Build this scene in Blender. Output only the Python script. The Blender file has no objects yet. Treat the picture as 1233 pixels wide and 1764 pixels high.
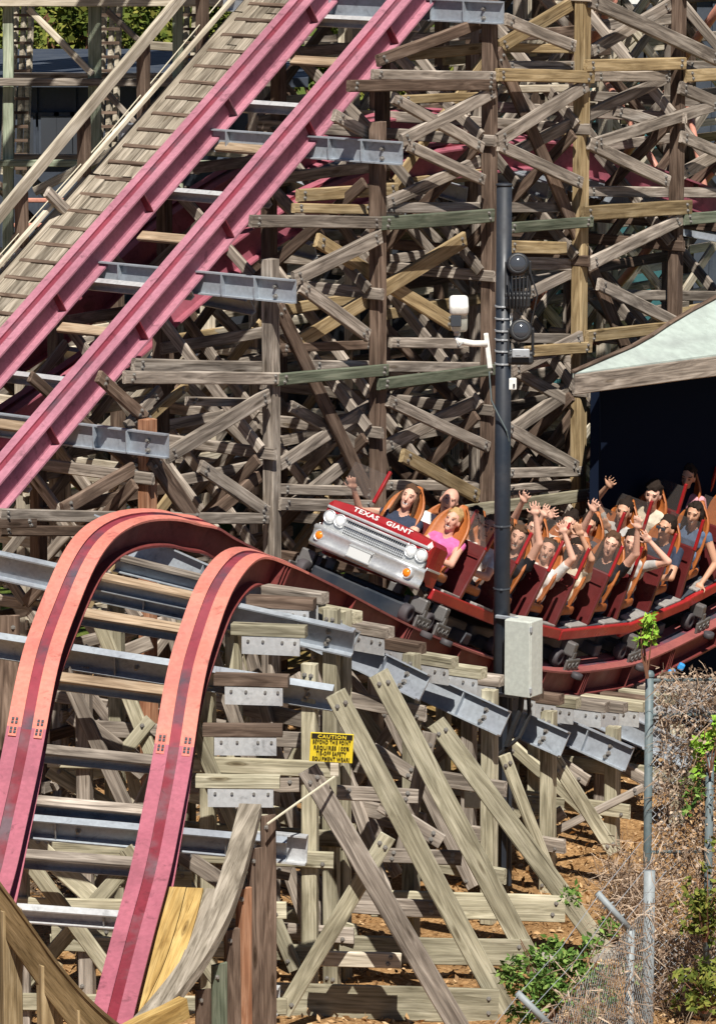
import bpy, bmesh, math, random
import numpy as np
from mathutils import Vector as V, Matrix
random.seed(7); np.random.seed(7)
SC = bpy.context.scene
COL = SC.collection
# ---------------------------------------------------------------- camera
F, PITCH, CAMH = 7425.0, math.radians(10.0), 11.7
cam = bpy.data.cameras.new('camera'); camo = bpy.data.objects.new('camera', cam); COL.objects.link(camo)
camo.location = (0, 0, CAMH); camo.rotation_euler = (math.pi/2 - PITCH, 0, 0)
cam.sensor_fit = 'VERTICAL'; cam.sensor_height = 24.0; cam.lens = F*24.0/1764.0
cam.clip_start = 1.0; cam.clip_end = 800.0
SC.camera = camo
# ---------------------------------------------------------------- light
SUN_EL, SUN_AZ = 55.0, 5.0        # sun behind the camera, a little to its right
world = bpy.data.worlds.new('World'); SC.world = world; world.use_nodes = True
wn = world.node_tree; bg = wn.nodes['Background']
sky = wn.nodes.new('ShaderNodeTexSky'); sky.sky_type = 'NISHITA'; sky.sun_disc = False
sky.sun_elevation = math.radians(SUN_EL); sky.sun_rotation = math.radians(180 - SUN_AZ)
sky.air_density = 0.5; sky.dust_density = 0.05; sky.ozone_density = 1.6; sky.altitude = 200      # clear dry air
wn.links.new(sky.outputs[0], bg.inputs[0]); bg.inputs[1].default_value = 0.05
sl = bpy.data.lights.new('sun', 'SUN'); sl.energy = 5.0; sl.angle = math.radians(0.5); sl.color = (1.0, 0.95, 0.87)
slo = bpy.data.objects.new('sun', sl); COL.objects.link(slo)
az = math.radians(SUN_AZ); el = math.radians(SUN_EL)
sdir = V((math.sin(az)*math.cos(el), -math.cos(az)*math.cos(el), math.sin(el)))   # towards the sun
slo.rotation_euler = sdir.to_track_quat('Z', 'Y').to_euler(); slo.location = (0, 0, 60)
SC.view_settings.view_transform = 'Standard'; SC.view_settings.look = 'None'
SC.view_settings.exposure = 0.46; SC.view_settings.gamma = 1.0
SC.cycles.max_bounces = 6; SC.cycles.transparent_max_bounces = 8

# ---------------------------------------------------------------- geometry of the picture: photo pixel + distance -> place
FW = V((0, math.cos(PITCH), -math.sin(PITCH))); UP = V((0, math.sin(PITCH), math.cos(PITCH)))
EYE = V((0, 0, CAMH)); Z = V((0, 0, 1))
def ray(px, py): return FW + V((1, 0, 0))*((px-616.5)/F) + UP*((882-py)/F)
def at(px, py, D):
    d = ray(px, py); return EYE + d*(D/d.y)
def onplane(px, py, P, N):
    d = ray(px, py); return EYE + d*((P-EYE).dot(N)/d.dot(N))
def onground(px, py, z=0.0):
    d = ray(px, py); return EYE + d*((z-CAMH)/d.z)
def proj(p):
    q = p-EYE; w = q.dot(FW); return (616.5+q.x/w*F, 882-q.dot(UP)/w*F)
PHI = math.radians(38)
U = V((math.sin(PHI), math.cos(PHI), 0)); VV = V((math.cos(PHI), -math.sin(PHI), 0))   # along the lift / across it
P1 = at(467, 600, 46.0)

# ---------------------------------------------------------------- materials
MATS = {}
def newmat(name, rough=0.6, metal=0.0, col=(0.5,0.5,0.5), spec=0.5):
    m = bpy.data.materials.new(name); m.use_nodes = True
    b = m.node_tree.nodes['Principled BSDF']
    b.inputs['Roughness'].default_value = rough; b.inputs['Metallic'].default_value = metal
    b.inputs['Base Color'].default_value = (*col, 1); b.inputs['Specular IOR Level'].default_value = spec
    MATS[name] = m
    return m, m.node_tree, b
def nd(nt, t, **kw):
    n = nt.nodes.new(t)
    for k, v in kw.items(): setattr(n, k, v)
    return n
def ramp(nt, fac, stops):
    r = nd(nt, 'ShaderNodeValToRGB'); e = r.color_ramp.elements
    e[0].position, e[0].color = stops[0][0], (*stops[0][1], 1)
    e[1].position, e[1].color = stops[-1][0], (*stops[-1][1], 1)
    for p, c in stops[1:-1]:
        x = e.new(p); x.color = (*c, 1)
    nt.links.new(fac, r.inputs[0]); return r.outputs[0]
def mixc(nt, fac, a, b, mode='MIX'):
    m = nd(nt, 'ShaderNodeMix', data_type='RGBA', blend_type=mode)
    for sock, v in ((m.inputs[0], fac), (m.inputs[6], a), (m.inputs[7], b)):
        if hasattr(v, 'is_output'): nt.links.new(v, sock)
        elif isinstance(v, (int, float)): sock.default_value = v
        else: sock.default_value = (*v, 1)
    return m.outputs[2]
def coords(nt, scale, rnd=True):
    tc = nd(nt, 'ShaderNodeTexCoord'); mp = nd(nt, 'ShaderNodeMapping'); mp.inputs['Scale'].default_value = scale
    nt.links.new(tc.outputs['Object'], mp.inputs[0])
    out = mp.outputs[0]
    oi = nd(nt, 'ShaderNodeObjectInfo')
    if rnd:
        va = nd(nt, 'ShaderNodeVectorMath', operation='MULTIPLY_ADD')
        cb = nd(nt, 'ShaderNodeCombineXYZ')
        for i in range(3): nt.links.new(oi.outputs['Random'], cb.inputs[i])
        va.inputs[1].default_value = (97, 53, 31)
        nt.links.new(cb.outputs[0], va.inputs[0]); nt.links.new(out, va.inputs[2]); out = va.outputs[0]
    return out, oi
def noise(nt, vec, scale, detail=4, dist=0.0, rough=0.55):
    n = nd(nt, 'ShaderNodeTexNoise'); n.inputs['Scale'].default_value = scale; n.inputs['Detail'].default_value = detail
    n.inputs['Distortion'].default_value = dist; n.inputs['Roughness'].default_value = rough
    nt.links.new(vec, n.inputs['Vector']); return n.outputs[0]
def bump(nt, b, h, strength=0.4, dist=0.01):
    n = nd(nt, 'ShaderNodeBump'); n.inputs['Strength'].default_value = strength; n.inputs['Distance'].default_value = dist
    nt.links.new(h, n.inputs['Height']); nt.links.new(n.outputs[0], b.inputs['Normal'])
def wood(name, dark, mid, light, vary=0.5):
    m, nt, b = newmat(name, 0.85, spec=0.2)
    v1, oi = coords(nt, (0.55, 5.0, 5.0)); v2, _ = coords(nt, (1.1, 42.0, 42.0)); v3, _ = coords(nt, (0.9, 1.6, 1.6))
    n1 = noise(nt, v1, 2.2, 5, 1.6); n2 = noise(nt, v2, 1.6, 4, 0.6); n3 = noise(nt, v3, 1.4, 3)
    c = ramp(nt, n1, [(0.3, dark), (0.5, mid), (0.68, light)])
    streak = ramp(nt, n2, [(0.33, (0.42,0.40,0.38)), (0.5, (0.95,0.95,0.95)), (0.7, (1.12,1.12,1.1))])
    c = mixc(nt, 0.62, c, streak, 'MULTIPLY')
    stain = ramp(nt, n3, [(0.35, (0.62,0.6,0.57)), (0.6, (1.06,1.05,1.03))])
    c = mixc(nt, 0.7, c, stain, 'MULTIPLY')
    v4, _ = coords(nt, (1.5, 7.0, 7.0)); vo = nd(nt, 'ShaderNodeTexVoronoi'); vo.inputs['Scale'].default_value = 1.0; nt.links.new(v4, vo.inputs['Vector'])
    kn = ramp(nt, vo.outputs['Distance'], [(0.05, (0.28,0.24,0.2)), (0.10, (0.6,0.56,0.5)), (0.13, (0.45,0.42,0.38)), (0.2, (1,1,1))])
    sp = nd(nt, 'ShaderNodeSeparateColor'); nt.links.new(vo.outputs['Color'], sp.inputs[0]); gt = nd(nt, 'ShaderNodeMath', operation='GREATER_THAN'); gt.inputs[1].default_value = 0.72; nt.links.new(sp.outputs[0], gt.inputs[0])
    c = mixc(nt, gt.outputs[0], c, mixc(nt, 1.0, c, kn, 'MULTIPLY'))
    ck = noise(nt, coords(nt, (0.5, 60.0, 60.0))[0], 1.0, 2, 0.2)      # drying cracks
    c = mixc(nt, 1.0, c, ramp(nt, ck, [(0.27, (0.3,0.28,0.26)), (0.34, (1,1,1))]), 'MULTIPLY')
    hs = nd(nt, 'ShaderNodeHueSaturation'); mr = nd(nt, 'ShaderNodeMapRange')
    mr.inputs[3].default_value = 1-vary*0.55; mr.inputs[4].default_value = 1+vary*0.45
    nt.links.new(oi.outputs['Random'], mr.inputs[0]); nt.links.new(mr.outputs[0], hs.inputs['Value'])
    nt.links.new(c, hs.inputs['Color']); nt.links.new(hs.outputs[0], b.inputs['Base Color'])
    bump(nt, b, n2, 0.5, 0.006)
    return m
wood('w_grey',  (0.13,0.108,0.092), (0.305,0.262,0.222), (0.51,0.45,0.39))
wood('w_brown', (0.07,0.046,0.034), (0.14,0.097,0.073), (0.24,0.175,0.135))
wood('w_red',   (0.20,0.085,0.045), (0.33,0.165,0.095), (0.44,0.25,0.16))
wood('w_gold',  (0.22,0.155,0.08), (0.37,0.275,0.15), (0.50,0.39,0.235))
wood('w_new',   (0.30,0.18,0.055), (0.50,0.335,0.12), (0.60,0.43,0.18), 0.2)
wood('w_green', (0.075,0.09,0.062), (0.135,0.155,0.112), (0.21,0.225,0.17))
wood('w_treat', (0.21,0.188,0.128), (0.41,0.38,0.275), (0.58,0.54,0.41))
wood('w_pale',  (0.36,0.31,0.235), (0.56,0.50,0.40), (0.70,0.64,0.53))
wood('w_deck',  (0.15,0.125,0.095), (0.31,0.27,0.215), (0.46,0.405,0.335), 0.5)
wood('w_tan',   (0.22,0.155,0.10), (0.36,0.265,0.18), (0.46,0.36,0.26), 0.5)
wood('w_goldshade', (0.12,0.08,0.035), (0.21,0.145,0.07), (0.30,0.215,0.115), 0.3)  # golden wood darkened: the parapet boards' shade is put into the colour
wood('w_mint',  (0.22,0.26,0.18), (0.36,0.41,0.31), (0.47,0.51,0.40), 0.3)

def painted(name, col, dirt, rough=0.45, amount=0.5, scale=1.0, metal=0.0, scuff=0.0, lo=0.42, hi=0.72):
    m, nt, b = newmat(name, rough, metal)
    v1, oi = coords(nt, (1, 1, 1)); n1 = noise(nt, v1, 2.5*scale, 6, 0.3); n2 = noise(nt, v1, 22*scale, 4)
    f = ramp(nt, n1, [(lo, (0,0,0)), (hi, (amount,)*3)])
    f2 = ramp(nt, n2, [(0.40, (0.90,)*3), (0.62, (1.04,)*3)])
    c = mixc(nt, f, col, dirt); c = mixc(nt, 1.0, c, f2, 'MULTIPLY')
    if scuff:
        n3 = noise(nt, v1, 5.0, 9, 1.2, 0.72); n5 = noise(nt, v1, 1.1, 5, 0.8)
        c = mixc(nt, 1.0, c, ramp(nt, n3, [(0.56, (1,1,1)), (0.66, (1-scuff,)*3)]), 'MULTIPLY')
        c = mixc(nt, 1.0, c, ramp(nt, n5, [(0.35, (0.80,0.76,0.78)), (0.6, (1.05,1.03,1.03))]), 'MULTIPLY')
    nt.links.new(c, b.inputs['Base Color'])
    r = ramp(nt, n1, [(0.3, (rough-0.08,)*3), (0.7, (min(1, rough+0.25),)*3)]); nt.links.new(r, b.inputs['Roughness'])
    bump(nt, b, n2, 0.04, 0.003)
    return m
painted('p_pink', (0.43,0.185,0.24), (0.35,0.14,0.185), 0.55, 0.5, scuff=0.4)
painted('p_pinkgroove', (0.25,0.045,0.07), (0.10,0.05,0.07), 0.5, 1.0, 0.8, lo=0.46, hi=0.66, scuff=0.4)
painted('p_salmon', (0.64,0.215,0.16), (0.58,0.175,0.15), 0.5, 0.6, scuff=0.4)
painted('p_salmongroove', (0.26,0.04,0.058), (0.055,0.055,0.075), 0.5, 1.0, 0.5, lo=0.47, hi=0.62, scuff=0.4)
painted('p_rose', (0.37,0.11,0.15), (0.31,0.09,0.12), 0.55, 0.6, scuff=0.4)
painted('p_rosegroove', (0.19,0.022,0.036), (0.13,0.085,0.10), 0.5, 1.0, 0.9, lo=0.46, hi=0.66, scuff=0.4)
painted('p_webshade', (0.19,0.04,0.036), (0.14,0.03,0.028), 0.5, 0.5, scuff=0.4)  # rail web: its shade is painted in as a darker red
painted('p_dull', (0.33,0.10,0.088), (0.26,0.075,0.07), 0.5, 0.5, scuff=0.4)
painted('galv', (0.40,0.45,0.49), (0.33,0.38,0.42), 0.42, 0.5, 1.0, 0.35, scuff=0.3)
painted('galvlight', (0.56,0.58,0.58), (0.42,0.45,0.46), 0.45, 0.6, 1.0, 0.25, scuff=0.3)
painted('steeldark', (0.05,0.06,0.075), (0.09,0.08,0.07), 0.5, 0.4)
painted('carred', (0.30,0.012,0.016), (0.20,0.01,0.012), 0.22, 0.3, 0.6)
painted('cardark', (0.105,0.018,0.018), (0.06,0.014,0.014), 0.20, 0.4, 0.6)
painted('carbright', (0.36,0.016,0.018), (0.26,0.013,0.014), 0.3, 0.4)
painted('seat', (0.40,0.125,0.03), (0.30,0.085,0.02), 0.42, 0.5, 2)
painted('polegrey', (0.016,0.022,0.032), (0.03,0.03,0.034), 0.42, 0.6)
painted('boxgrey', (0.52,0.55,0.50), (0.46,0.48,0.44), 0.45, 0.4)
painted('whitepaint', (0.78,0.78,0.74), (0.62,0.61,0.56), 0.5, 0.4)
painted('blackplastic', (0.018,0.019,0.022), (0.04,0.04,0.04), 0.45, 0.4)
painted('roofmint', (0.40,0.47,0.43), (0.33,0.40,0.36), 0.5, 0.6, 0.4, scuff=0.15)
painted('navy', (0.018,0.022,0.03), (0.03,0.035,0.045), 0.7, 0.5)  # near-black colour for the shade in the trestle gaps
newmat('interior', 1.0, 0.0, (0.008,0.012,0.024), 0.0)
painted('bogie', (0.15,0.145,0.14), (0.09,0.08,0.075), 0.45, 0.6, 4, 0.3)
painted('slate', (0.035,0.045,0.065), (0.07,0.085,0.105), 0.6, 0.6)
painted('teal', (0.035,0.135,0.145), (0.03,0.09,0.10), 0.5, 0.5)
painted('orangesteel', (0.52,0.235,0.17), (0.42,0.18,0.13), 0.5, 0.5)
painted('rust', (0.20,0.09,0.05), (0.12,0.05,0.03), 0.8, 0.6)
painted('fencegrey', (0.27,0.30,0.31), (0.20,0.22,0.22), 0.5, 0.6)
painted('fencegreen', (0.11,0.15,0.16), (0.17,0.19,0.19), 0.5, 0.6)
painted('bolt', (0.30,0.29,0.27), (0.15,0.11,0.09), 0.45, 0.6, 3, 0.5)
painted('concrete', (0.36,0.33,0.28), (0.25,0.22,0.18), 0.9, 0.6)
painted('rubber', (0.05,0.045,0.05), (0.09,0.07,0.07), 0.6, 0.5)
painted('grip', (0.33,0.31,0.29), (0.16,0.15,0.14), 0.5, 0.9, 8)
painted('chrome', (0.66,0.67,0.67), (0.52,0.54,0.55), 0.27, 0.6, 2, 0.6); painted('chromesoft', (0.46,0.47,0.47), (0.30,0.31,0.31), 0.38, 0.6, 4, 0.5)
newmat('headlight', 0.2, 0.0, (0.62,0.63,0.63)); newmat('amber', 0.2, 0.0, (0.75,0.20,0.01))
newmat('letterwhite', 0.5, 0.0, (0.66,0.58,0.55)); newmat('plate', 0.4, 0.0, (0.55,0.56,0.55))
newmat('signyellow', 0.5, 0.0, (0.78,0.60,0.035)); newmat('signblack', 0.5, 0.0, (0.015,0.013,0.01))
newmat('bluerag', 0.6, 0.0, (0.03,0.28,0.62)); newmat('ropecream', 0.8, 0.0, (0.55,0.50,0.38)); newmat('wire', 0.5, 0.3, (0.40,0.42,0.44))
newmat('lens', 0.1, 0.0, (0.05,0.055,0.065)); newmat('mouth', 0.6, 0.0, (0.22,0.06,0.05)); newmat('eye', 0.4, 0.0, (0.11,0.06,0.045)); newmat('teeth', 0.4, 0.0, (0.75,0.72,0.66))
m, nt, b = newmat('plexi', 0.06, 0.0, (0.35,0.30,0.28))
tr = nd(nt, 'ShaderNodeBsdfTransparent'); tr.inputs[0].default_value = (0.86,0.84,0.82,1); mx = nd(nt, 'ShaderNodeMixShader'); mx.inputs[0].default_value = 0.07
nt.links.new(tr.outputs[0], mx.inputs[1]); nt.links.new(b.outputs[0], mx.inputs[2]); nt.links.new(mx.outputs[0], nt.nodes['Material Output'].inputs[0])
def leafmat(name, a, b_, c):
    m, nt, b = newmat(name, 0.8, spec=0.12)
    g = nd(nt, 'ShaderNodeNewGeometry'); col = ramp(nt, g.outputs['Random Per Island'], [(0.0, a), (0.5, b_), (1.0, c)])
    nt.links.new(col, b.inputs['Base Color']); return m
leafmat('l_tree', (0.045,0.07,0.012), (0.13,0.16,0.03), (0.24,0.23,0.05))
leafmat('l_green', (0.04,0.09,0.02), (0.10,0.19,0.035), (0.24,0.34,0.09))
leafmat('l_lime', (0.14,0.28,0.03), (0.26,0.45,0.05), (0.42,0.58,0.10))
leafmat('l_dry', (0.14,0.09,0.06), (0.32,0.225,0.155), (0.52,0.41,0.31))
leafmat('l_litter', (0.14,0.075,0.03), (0.40,0.24,0.11), (0.62,0.44,0.25))
leafmat('l_stick', (0.07,0.045,0.03), (0.18,0.125,0.08), (0.34,0.27,0.19))
leafmat('l_grass', (0.06,0.10,0.015), (0.13,0.19,0.03), (0.24,0.28,0.07))
# ground: mulch near, grass beyond
m, nt, b = newmat('mulch', 0.95, spec=0.1)
v, _ = coords(nt, (1,1,1), False)
n1 = noise(nt, v, 26, 6, 0.5, 0.7); n2 = noise(nt, v, 1.1, 4); n3 = noise(nt, v, 0.16, 4, 0.5); n4 = noise(nt, v, 90, 3)
c1 = ramp(nt, n1, [(0.3, (0.13,0.068,0.03)), (0.5, (0.39,0.23,0.105)), (0.68, (0.60,0.41,0.22))])
c1 = mixc(nt, 0.8, c1, ramp(nt, n2, [(0.3, (0.6,0.55,0.5)), (0.65, (1.15,1.1,1.0))]), 'MULTIPLY')
cg = ramp(nt, n1, [(0.3, (0.035,0.055,0.012)), (0.6, (0.13,0.18,0.035)), (0.8, (0.22,0.25,0.07))])
sx = nd(nt, 'ShaderNodeSeparateXYZ'); nt.links.new(v, sx.inputs[0])
ad = nd(nt, 'ShaderNodeMath', operation='MULTIPLY_ADD'); nt.links.new(n3, ad.inputs[0]); ad.inputs[1].default_value = 26.0; nt.links.new(sx.outputs[1], ad.inputs[2])
mr = nd(nt, 'ShaderNodeMapRange'); mr.inputs[1].default_value = 66; mr.inputs[2].default_value = 72; nt.links.new(ad.outputs[0], mr.inputs[0])
nt.links.new(mixc(nt, mr.outputs[0], c1, cg), b.inputs['Base Color']); bump(nt, b, n1, 0.9, 0.04)

# ---------------------------------------------------------------- object helpers
def wloc(o):
    p = V((0,0,0))
    while o is not None: p = p + o.location; o = o.parent
    return p
def tag(o, label=None, cat=None, group=None, kind=None):
    if label: o['label'] = label
    if cat: o['category'] = cat
    if group: o['group'] = group
    if kind: o['kind'] = kind
    return o
def thing(name, loc, label, cat, group=None, kind=None):
    o = bpy.data.objects.new(name, None); o.empty_display_size = 0.2; o.location = loc; COL.objects.link(o)
    return tag(o, label, cat, group, kind)
def mobj(name, verts, faces, mat, par=None, loc=None, fm=None, smooth=False, local=False):
    """verts relative to loc (world place); the parent is never rotated unless local=True"""
    me = bpy.data.meshes.new(name); me.from_pydata([tuple(v) for v in verts], [], faces)
    for mm in (mat if isinstance(mat, (list, tuple)) else [mat]): me.materials.append(MATS[mm])
    if fm is not None: me.polygons.foreach_set('material_index', fm)
    if smooth: me.polygons.foreach_set('use_smooth', [True]*len(me.polygons))
    me.update()
    o = bpy.data.objects.new(name, me); COL.objects.link(o)
    loc = V(loc) if loc is not None else V((0,0,0))
    if par is not None:
        o.parent = par; o.location = loc if local else loc - wloc(par)
    else: o.location = loc
    return o
def oct_prof(w, h, c):
    a, b = w/2, h/2; c = min(c, a*0.4, b*0.4)
    return [(-a+c,-b),(a-c,-b),(a,-b+c),(a,b-c),(a-c,b),(-a+c,b),(-a,b-c),(-a,-b+c)]
def prism(prof, xs, offs=None):
    n = len(prof); vs = []; fs = []
    for i, x in enumerate(xs):
        oy, oz = offs[i] if offs else (0, 0)
        vs += [(x, y+oy, z+oz) for y, z in prof]
    for i in range(len(xs)-1):
        for j in range(n):
            a = i*n+j; b_ = i*n+(j+1) % n; fs.append((a, b_, b_+n, a+n))
    fs.append(tuple(range(n-1, -1, -1))); fs.append(tuple(range((len(xs)-1)*n, len(xs)*n)))
    return vs, fs
def basis(X, N):
    X = X.normalized(); N = V(N); Zl = N - X*N.dot(X)
    if Zl.length < 1e-4: Zl = V((0,-1,0)) - X*V((0,-1,0)).dot(X)
    Zl.normalize(); Y = Zl.cross(X)
    return Matrix(((X.x,Y.x,Zl.x),(X.y,Y.y,Zl.y),(X.z,Y.z,Zl.z)))
def place(o, par, A, R):
    o.matrix_basis = Matrix.Translation(A - (wloc(par) if par else V((0,0,0)))) @ R.to_4x4()
def bolt_mesh(spots, r=0.016, t=0.018):
    vs = []; fs = []
    for (x, y, z) in spots:
        k = len(vs)
        for (rr, zz) in ((r*1.5, 0), (r*1.5, t*0.3), (r, t*0.3), (r*0.8, t*1.3)):
            vs += [(x+rr*math.cos(i*math.pi/3), y+rr*math.sin(i*math.pi/3), z+zz) for i in range(6)]
        for q in range(3):
            for i in range(6): fs.append((k+q*6+i, k+q*6+(i+1) % 6, k+q*6+6+(i+1) % 6, k+q*6+6+i))
        fs.append(tuple(k+18+i for i in range(6)))
    return vs, fs
def beam(name, par, A, B, w, h, mat, N=(0,-1,0), ch=0.01, bolts=0, bow=0.004, label=None):
    A = V(A); B = V(B); L = (B-A).length; R = basis(B-A, N)
    o1 = (random.uniform(-bow,bow)*L*0.6, random.uniform(-bow,bow)*L*0.6); k7 = 0.7
    vs, fs = prism(oct_prof(w, h, ch), (0, L*0.25, L*0.5, L*0.75, L), [(0,0), (o1[0]*k7,o1[1]*k7), o1, (o1[0]*k7,o1[1]*k7), (0,0)])
    if bow: j = min(.0035, w*.02); vs = [(x+(random.uniform(-2,2)*j if x in (0, L) else 0), y+random.uniform(-j,j), z+random.uniform(-j,j)*.6) for x, y, z in vs]
    o = mobj(name, vs, fs, mat, par); place(o, par, A, R)
    if label: o['label'] = label
    if bolts and L > 0.4:
        sp = []
        for e in (0.10, L-0.10):
            sp += [(e+random.uniform(-.02,.02), w*0.22, h/2), (e+random.uniform(-.02,.02), -w*0.2, h/2)][:bolts]
        bv, bf = bolt_mesh(sp)
        q = mobj('bolts', bv, bf, 'bolt', o, (0,0,0), local=True); q['kind'] = 'stuff'
    return o
def channel(name, par, A, B, upv, face, hgt, fl, mat, t=0.016, both=False, bolts=()):
    """rolled steel section from A to B; flanges point to 'face' (both: an I section)"""
    A = V(A); B = V(B); L = (B-A).length
    X = (B-A).normalized(); Y = V(upv) - X*V(upv).dot(X); Y.normalize(); Zl = X.cross(Y)
    if Zl.dot(V(face)) < 0: s = -1
    else: s = 1
    R = Matrix(((X.x,Y.x,Zl.x),(X.y,Y.y,Zl.y),(X.z,Y.z,Zl.z)))
    a = hgt/2; f = fl*s; tt = t*s
    if both: pr = [(-a,-fl),(-a,fl),(-a+t,fl),(-a+t,t/2),(a-t,t/2),(a-t,fl),(a,fl),(a,-fl),(a-t,-fl),(a-t,-t/2),(-a+t,-t/2),(-a+t,-fl)]
    else: pr = [(-a,0),(-a,f),(-a+t,f),(-a+t,tt),(a-t,tt),(a-t,f),(a,f),(a,0)]
    vs, fs = prism(pr, (0, L))
    o = mobj(name, vs, fs, mat, par); place(o, par, A, R)
    if bolts:
        bv, bf = bolt_mesh([(x, y, (tt if not both else t/2*s)) for x, y in bolts], 0.02, 0.03*s)
        q = mobj('bolts', bv, bf, 'bolt', o, (0,0,0), local=True); q['kind'] = 'stuff'
    return o
def box_geo(c, s, rot=None):
    c = V(c); vs = []
    for dx in (-.5,.5):
        for dy in (-.5,.5):
            for dz in (-.5,.5):
                p = V((dx*s[0], dy*s[1], dz*s[2]))
                if rot is not None: p = rot @ p
                vs.append(c+p)
    return vs, [(0,1,3,2),(4,6,7,5),(0,4,5,1),(2,3,7,6),(0,2,6,4),(1,5,7,3)]
class MB:
    def __init__(s): s.v = []; s.f = []; s.m = []
    def add(s, g, mi=0):
        k = len(s.v); s.v += [V(x) for x in g[0]]; s.f += [tuple(i+k for i in f) for f in g[1]]; s.m += [mi]*len(g[1]); return s
    def box(s, c, sz, mi=0, rot=None): return s.add(box_geo(c, sz, rot), mi)
    def bbox(s, c, sz, bev, mi=0, rot=None, seg=2):
        bm = bmesh.new(); bmesh.ops.create_cube(bm, size=1.0)
        for v in bm.verts: v.co = V((v.co.x*sz[0], v.co.y*sz[1], v.co.z*sz[2]))
        bmesh.ops.bevel(bm, geom=bm.edges[:], offset=bev, segments=seg, affect='EDGES', profile=0.5)
        bm.verts.index_update()
        vs = [(rot @ v.co if rot is not None else v.co) + V(c) for v in bm.verts]; fs = [[v.index for v in f.verts] for f in bm.faces]
        bm.free(); return s.add((vs, fs), mi)
    def tube(s, pts, r, n=8, mi=0, caps=True):
        pts = [V(p) for p in pts]; rs = r if isinstance(r, (list, tuple)) else [r]*len(pts)
        vs = []; fs = []; prev = None
        for i, p in enumerate(pts):
            t = (pts[min(i+1, len(pts)-1)] - pts[max(i-1, 0)]).normalized()
            a = prev if prev is not None else (V((0,0,1)) if abs(t.z) < 0.9 else V((1,0,0)))
            x = (a - t*a.dot(t)).normalized(); y = t.cross(x); prev = x
            vs += [p + (x*math.cos(2*math.pi*j/n) + y*math.sin(2*math.pi*j/n))*rs[i] for j in range(n)]
        for i in range(len(pts)-1):
            for j in range(n): fs.append((i*n+j, i*n+(j+1) % n, (i+1)*n+(j+1) % n, (i+1)*n+j))
        if caps: fs.append(tuple(range(n-1,-1,-1))); fs.append(tuple(range((len(pts)-1)*n, len(pts)*n)))
        return s.add((vs, fs), mi)
    def obj(s, name, mat, par=None, loc=(0,0,0), smooth=False, local=False):
        """verts were given in world (or parent-local) space; the origin goes to loc"""
        l = V(loc); return mobj(name, [v-l for v in s.v], s.f, mat, par, l, s.m, smooth, local)
def catmull(ctrl, n=8):
    P = [np.array(c, float) for c in ctrl]; P = [2*P[0]-P[1]] + P + [2*P[-1]-P[-2]]; out = []
    for i in range(1, len(P)-2):
        for k in range(n):
            t = k/n; a, b_, c, d = P[i-1:i+3]
            out.append(0.5*((2*b_) + (c-a)*t + (2*a-5*b_+4*c-d)*t*t + (3*b_-a-3*c+d)*t**3))
    out.append(P[-2]); return out
def sweep(prof, pts, Ls, Ns, emat=None):
    n = len(prof); vs = []; fs = []; fm = []
    for p, l, nn in zip(pts, Ls, Ns): vs += [p + l*a + nn*b_ for a, b_ in prof]
    for i in range(len(pts)-1):
        for j in range(n):
            fs.append((i*n+j, i*n+(j+1) % n, (i+1)*n+(j+1) % n, (i+1)*n+j)); fm.append(emat[j] if emat else 0)
    fs.append(tuple(range(n-1,-1,-1))); fs.append(tuple(range((len(pts)-1)*n, len(pts)*n))); fm += [0, 0]
    return vs, fs, fm
class Track:
    """a pair of rails: control points (px, py, distance, bank in degrees) of the near rail's top"""
    def __init__(s, ctrl, gauge, n=8):
        w = []
        for px, py, D, bk in ctrl:
            p = at(px, py, D); w.append((p.x, p.y, p.z, bk))
        sm = catmull(w, n); s.P = [V(q[:3]) for q in sm]; s.g = gauge; s.L = []; s.N = []; s.T = []; s.S = [0.0]
        for i, q in enumerate(sm):
            t = (s.P[min(i+1, len(sm)-1)] - s.P[max(i-1, 0)]).normalized(); h = V((t.y, -t.x, 0)).normalized()
            if h.x < 0: h = -h
            b_ = math.radians(q[3]); l = (h*math.cos(b_) - Z*math.sin(b_)); l = (l - t*l.dot(t)).normalized()
            nn = t.cross(l)
            if nn.z < 0: nn = -nn
            s.T.append(t); s.L.append(l); s.N.append(nn)
            if i: s.S.append(s.S[-1] + (s.P[i]-s.P[i-1]).length)
    def fr(s, u):
        i = max(0, min(len(s.S)-2, int(np.searchsorted(s.S, u))-1)); k = (u-s.S[i])/(s.S[i+1]-s.S[i])
        f = lambda a: a[i].lerp(a[i+1], k)
        return f(s.P), f(s.T).normalized(), f(s.L).normalized(), f(s.N).normalized()
    def s_at_D(s, D):
        ys = [p.y for p in s.P]; best = min(range(len(ys)-1), key=lambda i: 0 if (ys[i]-D)*(ys[i+1]-D) <= 0 else 1)
        k = (D-ys[best])/(ys[best+1]-ys[best]) if ys[best+1] != ys[best] else 0
        return s.S[best] + k*(s.S[best+1]-s.S[best])
    def rail(s, name, par, side, s0, s1, mats, W=0.17, H=0.27):
        st = [s0] + [x for x in s.S if s0+1e-3 < x < s1-1e-3] + [s1]
        fr = [s.fr(x) for x in st]; g = W*0.27; t = 0.022; wb = W*0.40
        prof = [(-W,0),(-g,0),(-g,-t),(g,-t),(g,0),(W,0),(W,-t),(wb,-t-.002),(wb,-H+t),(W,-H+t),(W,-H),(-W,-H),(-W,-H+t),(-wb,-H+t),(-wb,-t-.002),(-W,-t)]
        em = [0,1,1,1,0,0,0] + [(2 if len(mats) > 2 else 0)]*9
        off = 0 if side > 0 else -s.g
        pts = [f[0] + f[2]*off for f in fr]; o = pts[0]
        vs, fs, fm = sweep(prof, [p-o for p in pts], [f[2] for f in fr], [f[3] for f in fr], em)
        return mobj(name, vs, fs, mats, par, o, fm)
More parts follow.
